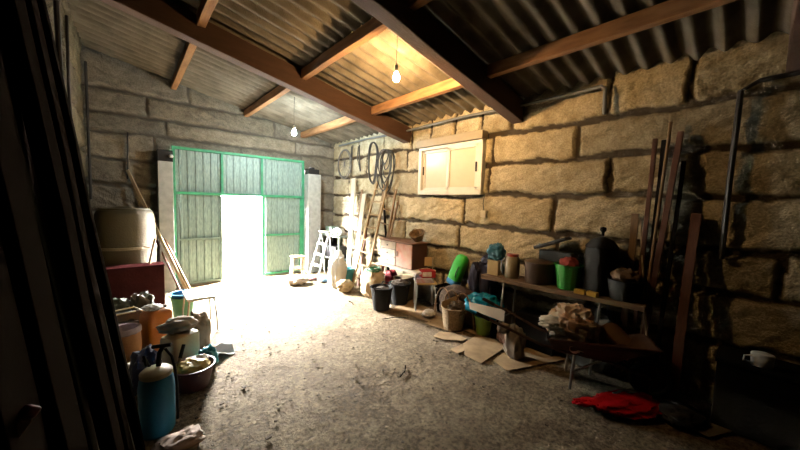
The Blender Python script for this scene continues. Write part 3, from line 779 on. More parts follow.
mb = MB(); mb.blob((0.56, 3.47, 0.0), (0.16, 0.17, 0.2), 23, 0.35, 2.5, fold=0.4); wobj(mb, 'bag', mat('cyan_film', (0.03, 0.33, 0.42), 0.35, var=0.3), (0.56, 3.47, 0), 'small cyan plastic bag on the floor behind the dark red basin', 'bag')
mb = MB(); mb.sheet(lambda u, v: (0.58 + 0.26 * u, 3.62 + 0.24 * v, 0.03 + 0.03 * math.sin(u * 5 + v * 4)), 12, 10, 0.004); wobj(mb, 'paper', mat('white_paper', (0.75, 0.75, 0.73), 0.8, var=0.05), (0.58, 3.62, 0), 'white paper sheet on the floor behind the cyan bag', 'paper')
mb = MB(); mb.blob((0.08, 3.35, 0.0), (0.18, 0.2, 0.36), 24, 0.3, 2.3, fold=0.35, power=0.8); wobj(mb, 'bag', mat('navy_film', (0.025, 0.03, 0.08), 0.45), (0.08, 3.35, 0), 'dark blue bag between the sprayer and the cream jerrycan', 'bag')
mb = MB(); mb.blob((-0.04, 3.55, 0.0), (0.16, 0.16, 0.20), 25, 0.25, 2.0, fold=0.2, power=0.8); wobj(mb, 'bag', cloth_w, (-0.04, 3.55, 0), 'white bag on the floor beside the dark planks, behind the sprayer', 'bag')
t = thing('cloth_sack', 'pale pinkish sack lying on the floor before the blue sprayer', 'sack', (0.21, 2.40, 0), 0.2)
m = MB(); m.blob((0, 0, 0), (0.26, 0.18, 0.11), 26, 0.3, 2.2, fold=0.35, power=0.75); m.build('body', mat('pinkish_cloth', (0.50, 0.38, 0.31), 0.9, var=0.25), t)
m = MB(); m.blob((-0.11, -0.03, 0.03), (0.08, 0.07, 0.06), 27, 0.2, 3, fold=0.2, flat=False); m.build('knot', cloth_w, t)
# ---- by the gate
t = thing('stool', 'small pale wooden stool standing by the right gate post', 'stool', (2.70, 6.36, 0), -0.2)
pw = mat('stool_wood', (0.34, 0.26, 0.16), 0.7, var=0.2)
m = MB(); m.box((0, 0, 0.475), (0.26, 0.24, 0.03)); m.build('seat', pw, t, bevel=0.004)
for sx in (-1, 1):
    for sy in (-1, 1):
        m = MB(); m.bar((0.13 * sx, 0.12 * sy, 0), (0.10 * sx, 0.09 * sy, 0.465), 0.03, 0.03); m.build('leg', pw, t)
for sy in (-1, 1):
    m = MB(); m.bar((-0.115, 0.105 * sy, 0.22), (0.115, 0.105 * sy, 0.22), 0.02, 0.03); m.build('stretcher', pw, t)
mb = MB(); mb.blob((2.52, 5.95, 0), (0.40, 0.28, 0.16), 31, 0.35, 2.5, fold=0.35); wobj(mb, 'rag_pile', mat('pale_rags', (0.55, 0.46, 0.36), 0.9, var=0.4, scale=14), (2.52, 5.95, 0), 'pale heap of rags on the floor before the small wooden stool', 'rags')
mb = MB(); mb.blob((2.86, 6.12, 0), (0.30, 0.16, 0.05), 32, 0.25, 2.5, fold=0.3); wobj(mb, 'cloth', mat('pink_cloth', (0.62, 0.30, 0.32), 0.9), (2.86, 6.12, 0), 'flat pink cloth on the floor between the stool and stepladder', 'cloth')
mb = MB(); mb.blob((3.06, 5.84, 0), (0.26, 0.2, 0.10), 33, 0.3, 2.5, fold=0.3); wobj(mb, 'bag', mat('blue_white_bag', (0.25, 0.42, 0.62), 0.6, var=0.4, scale=12), (3.06, 5.84, 0), 'small pale blue bag on the floor at the foot of the stepladder', 'bag')
# stepladder
t = thing('stepladder', 'white metal stepladder standing open in the corner by the gate', 'stepladder', (3.24, 6.36, 0), 0.0)
wm = mat('white_paint_metal', (0.72, 0.70, 0.66), 0.45, var=0.15)
for s in (-1, 1):
    m = MB(); m.bar((-0.17, 0.21 * s, 0), (0.10, 0.17 * s, 0.98), 0.03, 0.022); m.build('front_rail', wm, t)
    m = MB(); m.bar((0.20, 0.20 * s, 0), (0.11, 0.17 * s, 0.94), 0.022, 0.02); m.build('rear_rail', wm, t)
for k, z in enumerate((0.24, 0.48, 0.72)):
    q = z / 0.98; m = MB(); m.box((-0.17 + 0.27 * q, 0, z), (0.09, 0.40 - 0.07 * q, 0.02)); m.build('step', wm, t)
m = MB(); m.box((0.10, 0, 0.985), (0.14, 0.36, 0.02)); m.build('top_step', wm, t)
# shelf table in the corner
t = thing('workbench', 'grey table in the corner behind the white stepladder', 'table', (3.66, 6.44, 0))
gm = mat('grey_green_metal', (0.20, 0.23, 0.20), 0.6)
m = MB(); m.box((0, 0, 0.88), (0.36, 0.9, 0.03)); m.build('tabletop', gm, t)
m = MB(); m.box((0, 0, 0.35), (0.34, 0.86, 0.02)); m.build('shelf', gm, t)
for sx in (-1, 1):
    for sy in (-1, 1):
        m = MB(); m.box((0.16 * sx, 0.42 * sy, 0.43), (0.035, 0.035, 0.87)); m.build('leg', gm, t)
mb = MB(); mb.blob((3.62, 6.25, 0.896), (0.26, 0.30, 0.16), 35, 0.3, 2.5, fold=0.3); wobj(mb, 'cloth', cloth_w, (3.62, 6.25, 0.896), 'white crumpled cloth on the grey corner table', 'cloth')
mb = MB(); mb.box((3.66, 6.62, 0.986), (0.2, 0.3, 0.18)); wobj(mb, 'box', mat('pale_green_box', (0.30, 0.42, 0.36), 0.6), (3.66, 6.62, 0.896), 'pale green box on the grey corner table', 'box', bevel=0.006)
mb = MB(); mb.box((3.66, 6.45, 0.50), (0.28, 0.5, 0.28)); wobj(mb, 'box', dark_m, (3.56, 6.45, 0.36), 'dark box on the lower shelf of the corner table', 'box', bevel=0.006)
# sacks
t = thing('sack', 'tall bright white sack standing before the stepladder', 'sack', (3.04, 5.28, 0))
ws = mat('white_sack', (0.9, 0.89, 0.86), 0.7, var=0.08)
m = MB(); m.blob((0, 0, 0), (0.30, 0.30, 0.62), 41, 0.22, 2.2, fold=0.22, power=0.7); m.build('body', ws, t)
m = MB(); m.blob((0.03, 0, 0.55), (0.12, 0.12, 0.18), 42, 0.3, 3, fold=0.35, flat=False); m.build('neck', ws, t)
mb = MB(); mb.blob((3.02, 4.95, 0), (0.30, 0.24, 0.22), 43, 0.3, 2.2, fold=0.3); wobj(mb, 'bag', mat('beige_bag', (0.46, 0.36, 0.22), 0.8, var=0.3), (3.02, 4.95, 0), 'low beige bag lying on the floor before the white sack', 'bag')
t = thing('sack', 'beige woven sack with a green hose on top, behind the black tubs', 'sack', (3.28, 4.42, 0))
m = MB(); m.blob((0, 0, 0), (0.36, 0.36, 0.46), 44, 0.2, 2.2, fold=0.3, power=0.7); m.build('body', mat('woven_beige', (0.50, 0.39, 0.24), 0.85, var=0.35, scale=10), t)
mb = MB(); mb.tube(circle_pts((3.29, 4.42, 0.47), 0.12, 24, 'xy'), 0.016, 8, closed=True); mb.tube(circle_pts((3.30, 4.42, 0.50), 0.10, 24, 'xy'), 0.016, 8, closed=True)
wobj(mb, 'hose', mat('green_hose', (0.02, 0.12, 0.045), 0.5), (3.29, 4.42, 0.46), 'coiled dark green hose lying on the beige sack', 'hose')
t = lathe_thing('bin', 'teal plastic bin between the white sack and the ladders', 'bin', (3.36, 5.44, 0), vessel(0.12, 0.15, 0.32), mat('teal_plastic', (0.04, 0.26, 0.30), 0.5))
bail_handle(t, 0.15, 0.3, steel, 0.9)
# boards & ladders leaning on the right wall
def lean_board(b, tp, wx, wy, m, label, name='board', seed=0, roll=0.0):
    mb = MB(); mb.bar((b[0], b[1], 0.006), tp, wx, wy, roll=roll, n=6, warp=0.003, seed=seed); return wobj(mb, name, m, b, label, name.split('_')[-1], bevel=0.003)
whitewood = mat('whitewashed_board', (0.66, 0.60, 0.48), 0.75, var=0.15, wave=(8, 8, 1))
lean_board((3.56, 5.72, 0), (3.79, 5.92, 2.2), 0.025, 0.15, whitewood, 'tall whitish board leaning on the wall, nearest the corner')
lean_board((3.56, 5.50, 0), (3.80, 5.60, 1.95), 0.03, 0.06, oldwood, 'narrow brown board leaning between two whitish boards', seed=2)
lean_board((3.50, 5.42, 0), (3.79, 5.50, 1.86), 0.025, 0.14, whitewood, 'second whitish board leaning on the wall, beside the ladders', seed=3)
lean_board((3.42, 5.12, 0), (3.79, 5.30, 1.55), 0.03, 0.05, redwood, 'short dark batten leaning between the whitish board and the ladder', 'batten', seed=4)
def ladder(a0, a1, b0, b1, n, m, label, w_=0.05, d=0.03):
    base = ((a0[0] + b0[0]) / 2, (a0[1] + b0[1]) / 2, 0)
    t = thing('ladder', label, 'ladder', base)
    for p, q in ((a0, a1), (b0, b1)):
        mb = MB(); mb.bar((p[0], p[1], 0.008), q, d, w_, n=6, warp=0.002, seed=3); wpart(mb, 'rail', m, t, 0.003)
    A0, A1, B0, B1 = map(Vector, (a0, a1, b0, b1))
    for k in range(n):
        f = (k + 0.7) / (n + 0.3); mb = MB(); mb.tube([A0.lerp(A1, f), B0.lerp(B1, f)], 0.015, 8); wpart(mb, 'rung', m, t)
    return t
ladder((3.42, 5.32, 0), (3.76, 5.02, 2.1), (3.40, 4.86, 0), (3.76, 4.68, 2.1), 8, mat('ladder_wood', (0.36, 0.25, 0.13), 0.75, var=0.35, wave=(8, 8, 1)), 'pale wooden ladder leaning on the wall under the hose coil')
ladder((3.62, 5.10, 0), (3.82, 4.84, 2.02), (3.60, 4.68, 0), (3.82, 4.50, 1.95), 7, oldwood, 'brown wooden ladder leaning behind the pale one, nearer the cabinet')
lean_board((3.68, 4.42, 0), (3.83, 4.92, 1.95), 0.03, 0.04, darkwood, 'thin dark pole leaning on the wall right of the ladders', 'pole', seed=6)
lean_board((3.60, 4.68, 0), (3.82, 4.44, 1.7), 0.03, 0.035, oldwood, 'thin brown pole leaning crosswise right of the ladders', 'pole', seed=7)
mb = MB()
for k in range(5): mb.bar((3.25 + 0.03 * k, 4.84 - 0.02 * k, 0.02 + 0.045 * k), (3.22 + 0.03 * k, 4.60, 0.05 + 0.05 * k), 0.03, 0.03)
wobj(mb, 'wood_rack', palewood, (3.25, 4.8, 0), 'small pale slatted rack on the floor at the foot of the ladders', 'rack')

# ---- low table with the cabinet
t = thing('side_table', 'low pale table carrying the white and red cabinet', 'table', (3.60, 3.95, 0))
m = MB(); m.box((0, 0, 0.585), (0.44, 1.08, 0.03)); m.build('tabletop', mat('worn_cream_top', (0.58, 0.5, 0.4), 0.7), t, bevel=0.004)
for sx in (-1, 1):
    for sy in (-1, 1):
        m = MB(); m.tube([(0.19 * sx, 0.48 * sy, 0.57), (0.20 * sx, 0.5 * sy, 0.0)], 0.014, 8); m.build('leg', steel, t)
t = thing('cabinet', 'small cabinet with white drawers and a reddish door on the low table', 'cabinet', (3.63, 4.03, 0.60))
m = MB(); m.box((0.0, 0, 0.21), (0.34, 0.84, 0.42)); m.build('body', mat('dark_brown_side', (0.055, 0.018, 0.012), 0.6), t, bevel=0.005)
wd = mat('worn_white_paint', (0.70, 0.62, 0.52), 0.6, var=0.25, scale=9)
for k in range(3):
    m = MB(); m.box((-0.178, 0.20, 0.075 + 0.135 * k), (0.02, 0.40, 0.125)); dr = m.build('drawer', wd, t, bevel=0.004)
    m = MB(); m.lathe([(0.006, 0), (0.014, 0.012), (0.010, 0.022), (0, 0.025)], seg=12, M=Matrix.Translation((-0.188, 0.20, 0.075 + 0.135 * k)) @ Matrix.Rotation(-PI / 2, 4, 'Y')); m.build('knob', dark_m, dr)
m = MB(); m.box((-0.178, -0.22, 0.21), (0.02, 0.39, 0.395)); dr = m.build('door', mat('worn_pink_red', (0.52, 0.24, 0.18), 0.65, col2=(0.6, 0.42, 0.34), scale=9), t, bevel=0.004)
m = MB(); m.box((-0.195, -0.06, 0.22), (0.016, 0.014, 0.09)); m.build('handle', dark_m, dr)
m = MB(); m.box((-0.01, 0, 0.43), (0.40, 0.88, 0.02)); m.build('top', mat('worn_brown_top', (0.2, 0.1, 0.06), 0.6), t, bevel=0.004)
t = thing('basket', 'round brown wicker basket lying tilted on the cabinet', 'basket', (3.68, 3.70, 1.05))
wick = mat('wicker', (0.27, 0.17, 0.085), 0.85, var=0.5, scale=40, bump=0.6, bscale=70)
m = MB(); m.lathe(vessel(0.08, 0.13, 0.13), seg=26, M=Matrix.Translation((0, 0, 0.02)) @ rotm(0.1, -0.5, 0) @ Matrix.Translation((0, 0, 0.02)), rib=lambda k: 1 + 0.02 * (k % 2)); m.build('body', wick, t)
m = MB(); m.tube([(-0.10 + 0.02, 0.1 * math.cos(a), 0.12 + 0.1 * math.sin(a)) for a in [PI * k / 12 for k in range(13)]], 0.008, 7); m.build('handle', wick, t)
for i, (y, l, lab) in enumerate(((4.2, 0.36, 'long thin stick lying on the cabinet above the white drawers'), (4.08, 0.3, 'short brown stick lying on the cabinet beside the long one'))):
    mb = MB(); mb.tube([(3.56 + 0.05 * i, y + l / 2, 1.058 + 0.0 * i), (3.70 + 0.03 * i, y - l / 2, 1.062)], 0.012, 8); wobj(mb, 'stick', oldwood, (3.6, y, 1.046), lab, 'stick')
# beneath and around
mb = MB(); mb.blob((3.62, 4.32, 0), (0.2, 0.2, 0.44), 51, 0.2, 2.2, fold=0.2, power=0.7); wobj(mb, 'bag', mat('red_cloth', (0.33, 0.015, 0.02), 0.7), (3.62, 4.32, 0), 'dark red bag under the low table, left of the cardboard box', 'bag')
mb = MB(); mb.box((3.68, 4.03, 0.19), (0.3, 0.28, 0.38)); wobj(mb, 'cardboard_box', card, (3.68, 4.03, 0), 'brown cardboard box under the low table behind the black tubs', 'box', bevel=0.004)
# black tubs
def tub(x, y, rz, label):
    t = thing('tub', label, 'tub', (x, y, 0), rz)
    m = MB(); m.lathe(vessel(0.125, 0.175, 0.36, th=0.008, lip=0.012), seg=32); m.build('body', black, t)
    for s in (-1, 1):
        m = MB(); m.tube([(0.185 * s, 0.06, 0.345), (0.20 * s, 0.05, 0.385), (0.20 * s, -0.05, 0.385), (0.185 * s, -0.06, 0.345)], 0.010, 8); m.build('handle', black, t)
    return t
tub(2.99, 3.80, 0.6, 'black rubber tub in front, nearest the bright floor')
tub(3.40, 3.83, 1.0, 'black rubber tub behind the front one, beside the chair')
mb = MB(); mb.blob((3.40, 3.83, 0.24), (0.27, 0.27, 0.16), 53, 0.3, 3, fold=0.3); wobj(mb, 'rag', mat('dark_brown_rag', (0.07, 0.05, 0.035), 0.9), (3.40, 3.83, 0.24), 'dark brown rag filling the rear black tub', 'rag')
mb = MB(); mb.blob((2.99, 3.80, 0.2), (0.25, 0.25, 0.15), 54, 0.3, 3, fold=0.3); wobj(mb, 'rag', mat('grey_rag', (0.12, 0.10, 0.08), 0.9, var=0.5), (2.99, 3.80, 0.2), 'grey rag lying in the front black tub', 'rag')
# chair
t = thing('chair', 'old chair with thin metal legs piled with papers and a red box', 'chair', (3.60, 3.44, 0), -0.64)
cw = mat('chair_plywood', (0.52, 0.38, 0.2), 0.6, var=0.15)
m = MB(); m.box((0, 0, 0.43), (0.34, 0.34, 0.025)); m.build('seat', cw, t, bevel=0.006)
m = MB(); m.sheet(lambda u, v: (-0.16 + 0.32 * u, 0.175 + 0.02 - 0.03 * (1 - (2 * u - 1) ** 2) * -1, 0.64 + 0.15 * v), 10, 3, 0.012); m.build('backrest', cw, t)
for s in (-1, 1):
    m = MB(); m.tube([(0.14 * s, -0.13, 0.42), (0.17 * s, -0.19, 0.0)], 0.011, 8); m.build('leg', steel, t)
    m = MB(); m.tube([(0.15 * s, 0.22, 0.0), (0.145 * s, 0.155, 0.42)], 0.011, 8); m.build('leg', steel, t)
    m = MB(); m.tube([(0.145 * s, 0.155, 0.42), (0.145 * s, 0.185, 0.80)], 0.010, 8); m.build('back_frame', steel, t)
def on_chair(lx, ly, z): 
    c, s_ = math.cos(-0.64), math.sin(-0.64); return (3.60 + c * lx - s_ * ly, 3.44 + s_ * lx + c * ly, z)
p = on_chair(-0.03, -0.03, 0.443)
mg = mat('magazine_paper', (0.60, 0.62, 0.68), 0.5, col2=(0.55, 0.25, 0.28), scale=9)
for k in range(3):
    mb = MB(); mb.box((0, 0, 0.011 + 0.0), (0.29 - 0.02 * k, 0.25, 0.02)); o = mb.build('magazine', mg, bevel=0.002)
    o.location = (p[0], p[1], p[2] + 0.0215 * k); o.rotation_euler = (0, 0, -0.55 - 0.12 * k)
    tag(o, ('bottom magazine of the pile on the chair seat', 'middle magazine of the pile on the chair seat', 'top magazine of the pile on the chair, under the red box')[k], 'magazine', 'magazines on the chair')
p = on_chair(0.03, 0.0, 0.509)
t = thing('box', 'red and white box lying on the magazines on the chair', 'box', p, -0.5)
m = MB(); m.box((0, 0, 0.055), (0.23, 0.17, 0.11)); m.build('body', mat('red_card', (0.42, 0.02, 0.03), 0.5, var=0.2), t, bevel=0.004)
m = MB(); m.box((-0.03, -0.087, 0.06), (0.15, 0.003, 0.075)); m.build('label', mat('white_label', (0.72, 0.70, 0.70), 0.5, col2=(0.62, 0.4, 0.42), scale=22), t)
mb = MB(); mb.blob((3.35, 3.10, 0), (0.19, 0.17, 0.11), 55, 0.25, 2.5, fold=0.3); wobj(mb, 'bag', mat('cloudy_film', (0.62, 0.58, 0.52), 0.3, var=0.15), (3.35, 3.10, 0), 'small cloudy plastic bag on the floor at the foot of the chair', 'bag')

# ---- heap between chair and bench
t = thing('crate', 'low dark wooden crate against the wall under the green canister', 'crate', (3.74, 2.72, 0))
m = MB()
for z in (0.06, 0.19, 0.32): m.box((-0.11, 0, z), (0.02, 1.00, 0.10))
m.build('front', darkwood, t)
for q in (-1, 1):
    m = MB()
    for z in (0.06, 0.19, 0.32): m.box((0, 0.49 * q, z), (0.20, 0.02, 0.10))
    m.build('side', darkwood, t)
m = MB(); m.box((0, 0, 0.40), (0.26, 1.02, 0.03)); m.build('top', darkwood, t)
t = thing('canister', 'bright green plastic canister with blue base leaning on the wall', 'canister', (3.74, 2.98, 0.416), 0.0)
TL = rotm(0.28, 0.15, 0)
def squarelathe(mb, prof, sx, sy, M):
    n = 24; vs = []; fs = []
    for (q, z) in prof:
        for k in range(n):
            a = 2 * PI * k / n; c, s_ = math.cos(a), math.sin(a)
            vs.append((math.copysign(abs(c) ** 0.5, c) * sx / 2 * q, math.copysign(abs(s_) ** 0.5, s_) * sy / 2 * q, z))
    for i in range(len(prof) - 1):
        for k in range(n): fs.append((i * n + k, i * n + (k + 1) % n, (i + 1) * n + (k + 1) % n, (i + 1) * n + k))
    fs.append(tuple(range(n - 1, -1, -1))); fs.append(tuple((len(prof) - 1) * n + k for k in range(n)))
    mb.add(vs, fs, M, True)
M_ = Matrix.Translation((0, 0.0, 0.075)) @ TL
m = MB(); squarelathe(m, [(1.0, 0.06), (1.0, 0.30), (0.86, 0.42), (0.5, 0.46)], 0.17, 0.20, M_); m.build('body', mat('bright_green', (0.04, 0.52, 0.05), 0.4, var=0.15), t)
m = MB(); squarelathe(m, [(0.95, -0.02), (1.03, 0.0), (1.03, 0.06)], 0.17, 0.20, M_); m.build('base', mat('blue_base', (0.03, 0.2, 0.42), 0.45), t)
m = MB(); m.tube([M_ @ Vector((-0.092, -0.06, 0.12)), M_ @ Vector((-0.11, -0.06, 0.2)), M_ @ Vector((-0.092, -0.06, 0.3))], 0.008, 7); m.build('strap', black, t)
t = thing('jacket', 'dark navy jacket bundled upright against the wall beside the bench', 'jacket', (3.74, 2.42, 0.416))
nv_ = mat('navy_cloth', (0.018, 0.016, 0.035), 0.85, var=0.3)
m = MB(); m.blob((0, -0.04, 0), (0.24, 0.28, 0.52), 61, 0.25, 2.0, fold=0.25, power=0.75); m.build('body', nv_, t)
m = MB(); m.blob((-0.10, 0.09, 0.0), (0.16, 0.15, 0.45), 62, 0.25, 2.2, fold=0.25, power=0.8); m.build('sleeve', nv_, t)
m = MB(); m.blob((0.0, -0.03, 0.43), (0.16, 0.18, 0.16), 63, 0.25, 2.2, fold=0.2, flat=False); m.build('hood', nv_, t)
t = thing('basket', 'large dark brown arched basket lying before the wooden crate', 'basket', (3.55, 2.68, 0))
m = MB(); m.blob((0, 0.0, 0), (0.22, 0.74, 0.50), 64, 0.18, 2.0, fold=0.15, power=0.85); m.build('body', mat('brown_wicker', (0.055, 0.03, 0.014), 1.0, var=0.6, scale=35, bump=0.6, bscale=60), t)
for q in (-0.16, 0.04, 0.2):
    m = MB(); m.tube([(-0.12 - 0.03 * math.sin(PI * k / 10), q + 0.17 * math.cos(PI * k / 10), 0.03 + 0.46 * math.sin(PI * k / 10)) for k in range(11)], 0.011, 7)
    m.build('hoop', mat('hoop_wood', (0.16, 0.09, 0.04), 0.8), t)
# wicker basket with cardboard
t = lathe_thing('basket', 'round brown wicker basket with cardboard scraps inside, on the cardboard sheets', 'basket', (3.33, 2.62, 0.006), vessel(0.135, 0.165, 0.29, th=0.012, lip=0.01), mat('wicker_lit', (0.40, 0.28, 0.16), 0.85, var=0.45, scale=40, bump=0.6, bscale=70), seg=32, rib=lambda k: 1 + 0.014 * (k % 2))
mb = MB(); mb.sheet(lambda u, v: (3.20 + 0.24 * u, 2.70 - 0.10 * u + 0.03 * v, 0.16 + 0.20 * v + 0.08 * u), 3, 4, 0.006, False); wobj(mb, 'cardboard', card, (3.3, 2.66, 0.16), 'torn cardboard flap standing in the round wicker basket', 'cardboard')
mb = MB(); mb.blob((3.36, 2.58, 0.16), (0.25, 0.25, 0.20), 65, 0.35, 3, fold=0.35); wobj(mb, 'rag', mat('brown_rag', (0.13, 0.085, 0.045), 0.9, var=0.5), (3.36, 2.58, 0.03), 'dark brown rags filling the round wicker basket', 'rags')
# green bucket with board and teal bag
t = lathe_thing('bucket', 'small olive green bucket on the cardboard holding a teal bag', 'bucket', (3.48, 2.24, 0.008), vessel(0.085, 0.115, 0.24), mat('olive_green', (0.18, 0.30, 0.035), 0.45, var=0.15))
bail_handle(t, 0.115, 0.22, steel, 0.95, 0.7)
t = thing('bag', 'shiny teal plastic bag bulging from the olive green bucket', 'bag', (3.52, 2.27, 0.17))
m = MB(); m.blob((0.02, 0.02, 0.06), (0.34, 0.44, 0.27), 67, 0.28, 2.2, fold=0.4, nu=48, nv=30, flat=False, power=0.85); m.build('body', mat('teal_film', (0.008, 0.27, 0.40), 0.25, var=0.35, scale=5), t)
m = MB(); m.blob((0.0, 0.02, 0.01), (0.14, 0.14, 0.14), 68, 0.2, 2.2, fold=0.3, flat=False); m.build('tail', mat('teal_film', (0.008, 0.27, 0.40), 0.25, var=0.35, scale=5), t)
q4 = [Vector(fx(469, 302, 3.30)), Vector(fx(505, 310, 3.30)), Vector(fx(504, 322, 3.28)), Vector(fx(470, 309, 3.28))]
mb = MB(); mb.sheet(lambda u, v: q4[0].lerp(q4[1], u).lerp(q4[3].lerp(q4[2], u), v), 6, 4, 0.004)
wobj(mb, 'card', mat('white_card', (0.75, 0.72, 0.66), 0.7, var=0.05), tuple(q4[3]), 'white card leaning on the front of the teal bag above the olive bucket', 'card')

# ---- cardboard sheets on the floor
cards = [([(391, 309), (431, 323), (446, 317), (412, 300)], 'long cardboard strip on the floor under the chair'),
         ([(425, 324), (451, 332), (461, 326), (436, 318)], 'cardboard sheet on the floor before the round wicker basket'),
         ([(433, 337), (439, 332), (452, 333), (467, 339), (463, 341.5), (444, 340)], 'torn cardboard piece, second from the wicker basket'),
         ([(450, 350), (461, 345), (469, 348.5), (458, 354.5)], 'smallest square piece of cardboard lying on the floor'),
         ([(463, 344), (476, 336), (490, 338), (512, 344), (481, 364), (465, 356)], 'large stained cardboard sheet before the olive bucket'),
         ([(493, 361), (514, 346), (533, 347), (566, 360), (507, 371.5)], 'large cardboard sheet by the wheelbarrow leg'),
         ([(443, 322), (474, 312), (512, 330), (480, 337)], 'cardboard sheet under the olive bucket and wicker basket')]
for i, (poly, lab) in enumerate(cards):
    P = [fl(x, y)[:2] for x, y in poly]
    ar = sum(P[k][0] * P[(k + 1) % len(P)][1] - P[(k + 1) % len(P)][0] * P[k][1] for k in range(len(P)))
    if ar < 0: P = P[::-1]
    cx = sum(q[0] for q in P) / len(P); cy = sum(q[1] for q in P) / len(P)
    mb = MB(); mb.prism(P, 0.001 + 0.0006 * i, 0.006 + 0.0006 * i)
    wobj(mb, 'cardboard_sheet', mat('cardboard_dusty', (0.34, 0.235, 0.12), 0.9, col2=(0.20, 0.13, 0.065), scale=6), (cx, cy, 0), lab, 'cardboard', 'cardboard sheets on the floor')
# ---- plank bench on the right
def bx(y): return 3.62 + 0.07 * (2.3 - y) / 1.7
def bz(y): return 0.79 + 0.03 * (2.3 - y) / 1.7
t = thing('bench', 'rough wooden plank bench on metal trestles along the right wall', 'bench', (bx(1.5), 1.5, 0))
mb = MB(); mb.bar((bx(2.3), 2.3, bz(2.3) - 0.025), (bx(0.6), 0.6, bz(0.6) - 0.025), 0.36, 0.05, n=10, warp=0.003, seed=5)
wpart(mb, 'plank', mat('bench_wood', (0.19, 0.115, 0.055), 0.8, var=0.45, wave=(8, 1, 8)), t, 0.004)
for y in (1.98, 0.95):
    for s in (-1, 1):
        mb = MB(); mb.tube([(bx(y) + 0.15 * s, y + 0.0, bz(y) - 0.055), (bx(y) + 0.16 * s, y + 0.04, 0.0)], 0.013, 8); wpart(mb, 'leg', steel, t)
    mb = MB(); mb.tube([(bx(y) - 0.16, y + 0.02, 0.3), (bx(y) + 0.16, y + 0.02, 0.3)], 0.009, 8); mb.tube([(bx(y) - 0.17, y, bz(y) - 0.062), (bx(y) + 0.17, y, bz(y) - 0.062)], 0.012, 8); wpart(mb, 'brace', steel, t)
def onb(y, dx=0.0): return (bx(y) + dx, y, bz(y) + 0.001)
t = thing('tin', 'small cream tin on the left end of the bench under the blue bag', 'tin', onb(2.19, -0.02))
m = MB(); m.box((0, 0, 0.085), (0.12, 0.16, 0.17)); m.build('body', mat('cream_tin', (0.56, 0.42, 0.2), 0.5, var=0.15), t, bevel=0.008)
m = MB(); m.box((0, 0, 0.18), (0.124, 0.164, 0.02)); m.build('lid', mat('cream_tin', (0.56, 0.42, 0.2), 0.5, var=0.15), t, bevel=0.004)
mb = MB(); p = onb(2.19); mb.blob((p[0], p[1], p[2] + 0.192), (0.17, 0.2, 0.2), 71, 0.3, 2.3, fold=0.35, power=0.8); wobj(mb, 'bag', mat('blue_film', (0.03, 0.16, 0.24), 0.45, var=0.3), (p[0], p[1], p[2] + 0.192), 'blue plastic bag lying on the cream tin on the bench', 'bag')
t = thing('jar', 'tall glass jar with reddish lid on the bench beside the cream tin', 'jar', onb(1.955, -0.02))
m = MB(); m.lathe([(0.0, 0), (0.082, 0.0), (0.09, 0.015), (0.09, 0.22), (0.078, 0.26), (0.065, 0.275)], seg=28); m.build('body', mat('pale_glass', (0.42, 0.36, 0.24), 0.12, var=0.35, scale=9, bump=0.0, spec=0.7), t)
m = MB(); m.lathe([(0.07, 0.272), (0.07, 0.30), (0.0, 0.304)], seg=28); m.build('lid', mat('red_lid', (0.35, 0.05, 0.03), 0.4), t)
m = MB(); m.tube([(-0.065, 0.065, 0.25), (-0.09, 0.1, 0.2), (-0.085, 0.1, 0.1), (-0.07, 0.07, 0.03)], 0.007, 7); m.build('handle', steel, t)
t = lathe_thing('pot', 'wide dark brown pot on the bench between jar and green bucket', 'pot', onb(1.63, -0.01), [(0, 0), (0.135, 0), (0.15, 0.02), (0.155, 0.22), (0.165, 0.24), (0.165, 0.25), (0.148, 0.25), (0.142, 0.03), (0, 0.03)], mat('brown_enamel', (0.065, 0.035, 0.02), 0.4, var=0.35), seg=32)
m = MB(); m.lathe([(0.16, 0.25), (0.13, 0.262), (0.03, 0.275), (0.0, 0.275)], seg=32); m.build('lid', mat('brown_enamel', (0.065, 0.035, 0.02), 0.4), t)
t = thing('case', 'dark open case with its lid tilted up, behind the brown pot', 'case', onb(1.50, 0.12))
m = MB(); m.box((0, 0, 0.19), (0.10, 0.36, 0.38)); m.build('body', dark_m, t, bevel=0.006)
m = MB(); m.bar((-0.03, 0.22, 0.40), (-0.03, -0.14, 0.55), 0.18, 0.035); m.build('lid', dark_m, t, bevel=0.008)
m = MB(); m.tube([(0, 0.2, 0.38), (0, 0.2, 0.45)], 0.012, 8); m.build('hinge', steel, t)
t = lathe_thing('bucket', 'bright green ribbed bucket on the bench', 'bucket', onb(1.30, -0.03), vessel(0.10, 0.135, 0.27, lip=0.01), mat('vivid_green', (0.015, 0.22, 0.02), 0.4, var=0.2), seg=48, rib=lambda k: 1 + 0.022 * (1 if k % 4 < 2 else 0))
bail_handle(t, 0.135, 0.26, steel, 0.9, 0.4)
p = onb(1.30, -0.03)
mb = MB(); mb.blob((p[0], p[1], p[2] + 0.14), (0.19, 0.19, 0.2), 72, 0.25, 2.5, fold=0.25); wobj(mb, 'rag', mat('dull_red_cloth', (0.26, 0.03, 0.02), 0.8), (p[0], p[1], p[2] + 0.02), 'dull red cloth bundle in the bright green bucket', 'cloth')
t = thing('kettle', 'large dark pot with knobbed conical lid at the right of the green bucket', 'pot', onb(1.02, 0.03))
kd = mat('dark_pot', (0.005, 0.004, 0.003), 0.8, var=0.3, spec=0.05)
m = MB(); m.lathe([(0, 0), (0.13, 0), (0.148, 0.04), (0.152, 0.38), (0.146, 0.45), (0.14, 0.48)], seg=32); m.build('body', kd, t)
m = MB(); m.lathe([(0.144, 0.478), (0.152, 0.49), (0.10, 0.56), (0.03, 0.59), (0.012, 0.60), (0, 0.60)], seg=32); ld = m.build('lid', kd, t)
m = MB(); m.lathe([(0.013, 0.598), (0.014, 0.64), (0.03, 0.66), (0.028, 0.69), (0.0, 0.70)], seg=16); m.build('knob', kd, ld)
